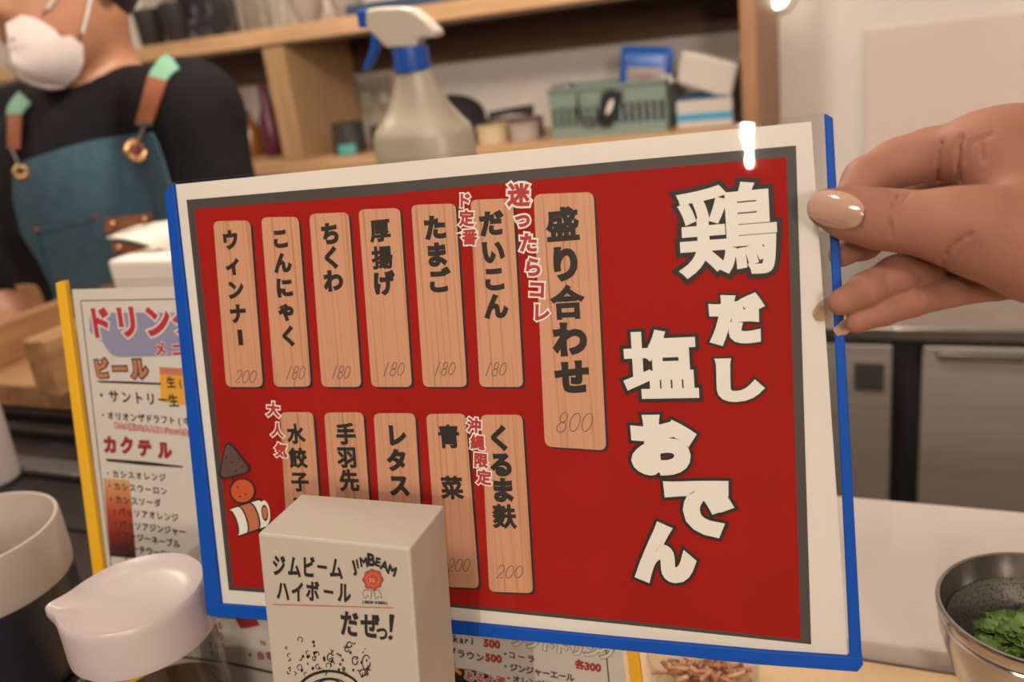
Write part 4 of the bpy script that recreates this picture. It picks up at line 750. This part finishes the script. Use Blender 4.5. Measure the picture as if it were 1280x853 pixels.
mb = MB(); mb.prism([S(*p, 1.742) for p in [(824, 95), (838, 93), (843, 104), (828, 106)]][::-1], (0, .02, 0)); mb.build('handle', white_pl, case, bevel=.003)
# ------------------------------------------------------------------ steel fridge on the right
YFR = 1.35; zf = ony(1180, 424, YFR)[2]; fr = thing('fridge', 'stainless undercounter fridge behind the hand at the right', 'fridge', (.35, YFR + .3, -EYE)); fx = lambda px, py=500: ony(px, py, YFR)[0]
mb = MB(); mb.bx(-.30, 1.5, YFR - .012, YB - .013, zf - .002, zf + .022); mb.build('worktop', steel_bright, fr, bevel=.004)
mb = MB(); mb.bx(-.28, 1.48, YFR + .02, YB - .02, -EYE + .10, zf - .003); mb.build('cabinet', black_gap, fr)
mb = MB(); mb.bx(-.28, fx(1114), YFR, YFR + .019, -EYE + .14, zf - .012); pnl = mb.build('door', steel, fr, bevel=.003)
mb = MB(); p_ = [ony(x, y, YFR - .004) for x, y in ((1068, 456), (1105, 456), (1105, 489), (1068, 489))]; mb.bx(p_[0][0], p_[1][0], YFR - .004, YFR - .0003, p_[2][2], p_[1][2]); mb.build('vent_label', mat('label_dark', (0.05, 0.045, 0.04), .5), pnl)
mb = MB(); mb.bx(fx(1151), 1.46, YFR, YFR + .019, -EYE + .14, zf - .012); dr = mb.build('door', steel, fr, bevel=.003)
mb = MB(); mb.bx(fx(1151) + .02, 1.40, YFR - .012, YFR - .0005, zf - .030, zf - .018); mb.build('handle', steel_bright, dr, bevel=.002)
for x in (-.24, 1.44): mb = MB(); mb.lathe((x, YFR + .10, -EYE), [(.02, 0), (.02, .10)], 16); mb.build('leg', steel, fr)
wl = ony(972, -4, YB - .05); sp_ = thing('wall_spotlight', 'small lit spotlight on the back wall at the top edge right of the shelf', 'lamp', (wl[0], YB - .001, wl[2]))
mb = MB(); mb.lathe((wl[0], YB - .001, wl[2]), [(.03, 0), (.03, .010), (.012, .014), (.012, .03)], 24, axis=(0, -1, 0)); mb.build('base', white_pl, sp_, True)
em_ = bpy.data.materials.new('bulb_glow'); em_.use_nodes = True; em_.node_tree.nodes['Principled BSDF'].inputs['Emission Color'].default_value = (1, .86, .66, 1); em_.node_tree.nodes['Principled BSDF'].inputs['Emission Strength'].default_value = 6
mb = MB(); mb.lathe((wl[0], YB - .031, wl[2]), [(.010, 0), (.019, .012), (.022, .026), (.016, .042), (.0004, .048)], 24, axis=(0, -1, 0)); mb.build('bulb', em_, sp_, True)
# ------------------------------------------------------------------ the worker in mask and apron
skin_w = noise_mat('worker_skin', (0.36, 0.17, 0.095), (0.31, 0.14, 0.075), 14, rough=0.5)
shirt_m = noise_mat('black_shirt', (0.007, 0.0065, 0.009), (0.010, 0.009, 0.012), 20, rough=0.95, spec=0.15); denim = noise_mat('teal_canvas', (0.026, 0.064, 0.094), (0.034, 0.078, 0.112), 70, rough=0.85, detail=6)
leather = noise_mat('brown_leather', (0.27, 0.085, 0.035), (0.20, 0.06, 0.025), 40, rough=0.5); mint = mat('mint_webbing', (0.15, 0.32, 0.22), .7); hair_m = noise_mat('black_hair', (0.018, 0.012, 0.010), (0.03, 0.02, 0.016), 60, (1, 1, .1), rough=.45)
mask_m = noise_mat('mask_white', (0.46, 0.40, 0.385), (0.43, 0.37, 0.355), 14, rough=.9); gold = mat('brass', (0.60, 0.36, 0.16), .3, 1.0)
DP = 1.17
def W(px, py, d): return U(px, py, d)
Ls, Rs = W(236, 143, 1.07), W(-28, 172, 1.25); Nk = W(112, 92, 1.17); vd = nrm(W(105, 150, DP) * A(1, 1, 0)); Z1 = A(0, 0, 1.)
Lx = nrm((Ls - Rs) * A(1, 1, 0)); Fw = np.cross(Lx, Z1); Fw = Fw if Fw @ vd < 0 else -Fw
mid = (Ls + Rs) / 2; hip = mid + A(0, 0, -.48) - Fw * .01; fl = -EYE
ch = W(58, 92, 1.095); hd = ch + A(0, 0, .118) - Fw * .055
Le, Lw_ = W(296, 345, 1.09), W(262, 500, 1.10); Re, Rw_ = W(-34, 330, 1.23), W(0, 376, 1.19)
sk = Body()
sk.ell(hd + A(0, 0, .03), (.074, .094, .095), (Lx, Fw, Z1)).ell(hd + Fw*.025 - A(0, 0, .055), (.058, .070, .075), (Lx, Fw, Z1), .03).ell(ch + A(0, 0, .018) - Fw*.012, (.030, .026, .022), (Lx, Fw, Z1), .03)
sk.chain([hd + Fw*.084 - A(0, 0, .012), hd + Fw*.094 - A(0, 0, .040)], [.009, .012], .014)          # nose
for sg in (-1, 1): sk.ell(hd + Lx*.073*sg - A(0, 0, .01) - Fw*.01, (.010, .020, .030), (Lx, Fw, Z1), .006)   # ears
sk.chain([hd - Fw*.025 - A(0, 0, .05), Nk - Fw*.01, Nk - A(0, 0, .05) - Fw*.02], [.052, .050, .062], .02)
for a in (Ls, Rs): sk.cone(Nk - A(0, 0, .045) - Fw*.025, a - A(0, 0, .0), .050, .048, .03)
sk.ell(mid - A(0, 0, .13), (.155, .098, .17), (Lx, Fw, Z1), .05).ell(mid - A(0, 0, .33), (.135, .092, .16), (Lx, Fw, Z1), .06).ell(hip, (.155, .105, .12), (Lx, Fw, Z1), .06)
sk.chain([Ls, Le, Lw_], [.048, .038, .026], .02); sk.chain([Rs, Re, Rw_], [.048, .038, .026], .02)
for sg in (-1, 1): sk.chain([hip + Lx*.085*sg - A(0, 0, .05), hip*A(1, 1, 0) + Lx*.09*sg + A(0, 0, fl + .42), hip*A(1, 1, 0) + Lx*.09*sg + A(0, 0, fl + .075) - Fw*.02, hip*A(1, 1, 0) + Lx*.10*sg + A(0, 0, fl + .035) + Fw*.11], [.080, .055, .038, .032], .02)
def palm(w0, elbow, side):
    d = nrm(w0 - elbow); s_ = nrm(np.cross(d, Z1)) * side; n_ = np.cross(d, s_); n_ = n_ if n_[2] < 0 else -n_
    kn = w0 + d*.085; sk.cone(w0, w0 + d*.05, .026, .034, .012); sk.ell(w0 + d*.055, (.040, .036, .017), (d, s_, n_), .012)
    for k, (o_, L_) in enumerate(((-.030, .062), (-.010, .074), (.011, .070), (.030, .055))):
        b_ = kn + s_*o_ - d*.006; m_ = b_ + d*L_*.5 + n_*.010; sk.chain([b_ - d*.02, b_, m_, m_ + d*L_*.28 + n_*.028], [.010, .0095, .0085, .0068], .006)
    sk.chain([w0 + d*.02 - s_*.028, w0 + d*.055 - s_*.052 + n_*.010, w0 + d*.085 - s_*.052 + n_*.022], [.013, .011, .0085], .010)
palm(Lw_, Le, 1); palm(Rw_, Re, -1)
worker = thing('person', 'masked worker in a black shirt and teal apron standing behind the counter', 'person', (hip[0], hip[1], fl))
lo, hi = sk.bounds(); lo[2] = fl; body_obj('body', lambda P: np.maximum(sk.dist(P), fl + .001 - P[2]), lo, hi, .0065, skin_w, worker, 3)
sh = Body(); sh.ell(mid - A(0, 0, .11), (.158, .104, .17), (Lx, Fw, Z1)).ell(mid - A(0, 0, .33), (.146, .106, .17), (Lx, Fw, Z1), .06).ell(hip + A(0, 0, .02), (.160, .115, .11), (Lx, Fw, Z1), .06)
for a in (Ls, Rs): sh.cone(Nk - A(0, 0, .050) - Fw*.025, a, .058, .060, .03)
sh.chain([Ls, Le, Le + (Lw_ - Le)*.93], [.060, .051, .036], .03); sh.chain([Rs, Re, Re + (Rw_ - Re)*.93], [.060, .051, .036], .03)
neck = Body(); neck.cone(Nk + A(0, 0, .1) + Fw*.0, Nk - A(0, 0, .038) + Fw*.004, .066, .058)
shirt_fn = lambda P: np.maximum(sh.dist(P), -neck.dist(P) - 0.0)
lo, hi = sh.bounds(); body_obj('shirt', shirt_fn, lo, hi, .0065, shirt_m, worker, 3)
tr_b = Body(); tr_b.ell(hip - A(0, 0, .02), (.158, .112, .115), (Lx, Fw, Z1))
for sg in (-1, 1): tr_b.chain([hip + Lx*.085*sg - A(0, 0, .05), hip*A(1, 1, 0) + Lx*.09*sg + A(0, 0, fl + .42), hip*A(1, 1, 0) + Lx*.09*sg + A(0, 0, fl + .09) - Fw*.02], [.092, .070, .058], .02)
lo, hi = tr_b.bounds(); body_obj('trousers', tr_b.dist, lo, hi, .008, shirt_m, worker, 2)
hr = Body(); hr.ell(hd + A(0, 0, .042) - Fw*.012, (.086, .103, .100), (Lx, Fw, Z1)).ell(hd - Fw*.045 + A(0, 0, .0), (.072, .055, .07), (Lx, Fw, Z1), .03)
face_cut = Body(); face_cut.ell(hd + Fw*.085 - A(0, 0, .045), (.085, .075, .098), (Lx, Fw, Z1))
lo, hi = hr.bounds(); body_obj('hair', lambda P: np.maximum(hr.dist(P), -face_cut.dist(P)), lo, hi, .005, hair_m, worker, 3)
for sg in (-1, 1):
    e_ = hd + Lx*.030*sg + Fw*.0765 + A(0, 0, .004); mb = MB(); mb.lathe(e_, [(.0004, -.010), (.010, -.004), (.012, .002), (.009, .007), (.0004, .010)], 20, axis=Fw); mb.lathe(e_, [(.0072, .0088), (.0004, .0112)], 16, 1, axis=Fw, cap=False); mb.build('eye', [mat('eye_white', (.7, .66, .6), .3), ink], worker, True)
def drape(fn, px, py, off, d0=.80, d1=1.6):                            # first meeting of the sight line with a cloth surface
    d = ray(px, py); t = d0
    for _ in range(90):
        v = float(fn([np.array([c]) for c in d * t])[0]) - off
        if v < .0004 or t > d1: break
        t += max(v * .55, .0005)
    return d * t if t <= d1 else None
def cloth(rows, cols, outline, off, thick, m, name, par, fn=shirt_fn):
    """outline(s,t) in pixels -> a draped sheet"""
    G = [[drape(fn, *outline(j/(cols-1), i/(rows-1)), off) for j in range(cols)] for i in range(rows)]; back = nrm(W(105, 150, 1) * A(1, 1, 0))
    for j in range(cols):
        for i in list(range(rows//2, rows)) + list(range(rows//2, -1, -1)):
            q = G[i-1][j] if i > rows//2 else (G[i+1][j] if i < rows//2 else None)
            if G[i][j] is not None and i != rows//2 and (q is None or np.linalg.norm(G[i][j] - q) > .035): G[i][j] = None
    for j in range(cols):                                             # beyond the silhouette the cloth goes over the far side
        hits = [i for i in range(rows) if G[i][j] is not None]
        for i in range(rows):
            if G[i][j] is None and hits: k = min(hits, key=lambda q: abs(q - i)); G[i][j] = G[k][j] + back * .010 * abs(i - k) - Z1 * .0015 * abs(i - k)
            elif G[i][j] is None: G[i][j] = ray(*outline(j/(cols-1), i/(rows-1))) * DP
    G = np.array(G)
    for _ in range(4): G[1:-1, 1:-1] = .5*G[1:-1, 1:-1] + .125*(G[:-2, 1:-1] + G[2:, 1:-1] + G[1:-1, :-2] + G[1:-1, 2:])
    mb = MB(); mb.sheet(G, thick); return mb.build(name, m, par, True, angle=80)
LE = [(22, 205), (17, 222), (17, 250), (27, 292), (50, 328), (66, 360), (80, 430)]; RE = [(190, 166), (197, 180), (204, 200), (213, 232), (222, 270), (230, 320), (238, 430)]
def lerp(P, t): x = t*(len(P)-1); i = min(int(x), len(P)-2); f_ = x - i; return P[i][0]*(1-f_) + P[i+1][0]*f_, P[i][1]*(1-f_) + P[i+1][1]*f_
def ap_out(s, t): a, b = lerp(LE, t), lerp(RE, t); return a[0]*(1-s) + b[0]*s, a[1]*(1-s) + b[1]*s - 7*math.sin(math.pi*s)*(1-t)
apron = cloth(26, 26, ap_out, .006, .003, denim, 'apron', worker)
def ribbon(pts, w, off, m, name, par, th=.003):
    def out(s, t):
        p = lerp(pts, t); q0 = lerp(pts, max(t-.06, 0)); q1 = lerp(pts, min(t+.06, 1)); d = nrm(A(q1[0]-q0[0], q1[1]-q0[1])); ww = w if not hasattr(w, '__len__') else w[0]*(1-t) + w[1]*t
        return p[0] - d[1]*ww*(s-.5), p[1] + d[0]*ww*(s-.5)
    return cloth(12, 4, out, off, th, m, name, par)
s1 = ribbon([(218, 76), (209, 82), (202, 90), (196, 100)], (24, 22), .004, mint, 'strap', worker); ribbon([(197, 98), (190, 122), (181, 152)], (24, 20), .006, leather, 'strap_leather', s1)
s2 = ribbon([(32, 122), (24, 130), (19, 138), (18, 146)], (20, 18), .004, mint, 'strap', worker); ribbon([(19, 143), (18, 165), (17, 186)], (17, 14), .006, leather, 'strap_leather', s2)
def on_apron(px, py, off=.011):
    p = drape(shirt_fn, px, py, off); return p if p is not None else W(px, py, DP)
tow = -nrm(W(105, 180, 1))
def ring(c, R, r, m, name, par):
    mb = MB(); u = nrm(np.cross(tow, Z1)); v = np.cross(u, tow); n1, n2 = 28, 8; vs = []; fs = []
    for i in range(n1):
        a = 2*math.pi*i/n1; e = u*math.cos(a) + v*math.sin(a)
        for j in range(n2): b = 2*math.pi*j/n2; vs.append(c + e*(R + r*math.cos(b)) + tow*r*math.sin(b))
    for i in range(n1):
        for j in range(n2): fs.append((i*n2+j, ((i+1) % n1)*n2+j, ((i+1) % n1)*n2+(j+1) % n2, i*n2+(j+1) % n2))
    mb.add(vs, fs); return mb.build(name, m, par, True)
g1 = on_apron(171, 188, .012); gr_ = ring(g1, .0098, .0042, gold, 'grommet', apron); mb = MB(); mb.lathe(g1, [(.0085, -.001), (.0085, .002), (.0004, .003)], 20, axis=tow); mb.build('grommet_center', mat('dark_red_leather', (.16, .012, .012), .5), gr_)
g2 = on_apron(26, 215, .012); gr2 = ring(g2, .0065, .003, gold, 'grommet', apron)
mb = MB(); mb.tube([on_apron(x, y, .012) for x, y in ((171, 155), (180, 157), (192, 156))], .0030, 8); mb.tube([on_apron(181, 157, .012), on_apron(177, 168, .013), on_apron(173, 179, .014)], .0026, 8); mb.build('strap_hook', steel_bright, s1, True)
mb = MB(); mb.tube([on_apron(16, 187, .012), on_apron(20, 196, .013), on_apron(25, 208, .014)], .0026, 8); mb.build('strap_hook', steel_bright, s2, True)
def patch(q, name): return cloth(4, 8, lambda s, t: ((q[0][0]*(1-s)+q[1][0]*s)*(1-t) + (q[3][0]*(1-s)+q[2][0]*s)*t, (q[0][1]*(1-s)+q[1][1]*s)*(1-t) + (q[3][1]*(1-s)+q[2][1]*s)*t), .0105, .003, leather, name, apron)
for q, studs in (([(132, 273), (191, 266), (192, 282), (133, 291)], [(142, 280), (182, 274)]), ([(140, 303), (178, 308), (178, 315), (142, 315)], [(150, 309)])):
    p = patch(q, 'leather_patch')
    for x, y in studs: mb = MB(); mb.lathe(on_apron(x, y, .013), [(.004, 0), (.003, .002), (.0004, .0028)], 14, axis=tow); mb.build('stud', gold, p, True)
for x, y in ((46, 287), (119, 271)): mb = MB(); mb.box(on_apron(x, y, .010), (.004, .0015, .0015)); mb.build('rivet', leather, apron)
for pts in ([(46, 289), (84, 281), (118, 272)], [(46, 289), (56, 330), (66, 360)]):
    mb = MB(); mb.tube([on_apron(*lerp(pts, t), .0085) for t in np.linspace(0, 1, 14)], .0012, 6); mb.build('pocket_seam', denim, apron, True)
# mask: two panels meeting at a centre fold
MO = [(8, 30), (30, 18), (50, 13), (60, 28), (74, 46), (86, 48), (98, 42), (103, 58), (104, 78), (96, 96), (78, 110), (58, 111), (38, 106), (19, 98), (14, 76), (12, 52)]
mc = (12, 66); mb = MB()
def mdepth(x, y): d = (x - 12) / 92; v = (y - 64) / 48; return 1.012 + .070*d*abs(d)**.5*np.sign(d) + .022*v*v
for side in (1, -1):
    rings = []
    for s in np.linspace(0.02, 1, 9):
        row = []
        for x, y in MO: 
            y_ = y if side > 0 else max(y, 48); xx = 12 + (x - 12)*s; yy = 64 + (y_ - 64)*s; p = W(xx, yy, mdepth(max(xx, 12), yy) - .004*math.sin(math.pi*s))
            if side < 0: q = (p - W(12, 64, mdepth(12, 64))); p = p - 2.25*Lx*(q @ Lx)
            row.append(p)
        rings.append(row + row[:1])
    mb.sheet(rings if side > 0 else [r[::-1] for r in rings], .002)
mk = mb.build('mask', mask_m, worker, True, angle=80)
for a, b in (((98, 43), (84, -30)), ((50, 14), (52, -24))):
    p0 = W(*a, mdepth(*a)); p1 = hd + Lx*.075 + A(0, 0, .0 if a[0] > 60 else .02) - Fw*(.0 if a[0] > 60 else -.005); mb = MB(); lp = []
    for t in np.linspace(0, 1, 9):
        q = p0*(1-t) + p1*t + Lx*.004*t
        for _ in range(60):
            if float(sk.dist([np.array([c]) for c in q])[0]) > .004: break
            q = q + Lx*.001 - vd*.001
        lp.append(q)
    mb.tube(lp, .0024, 8); mb.build('ear_loop', mask_m, mk, True)
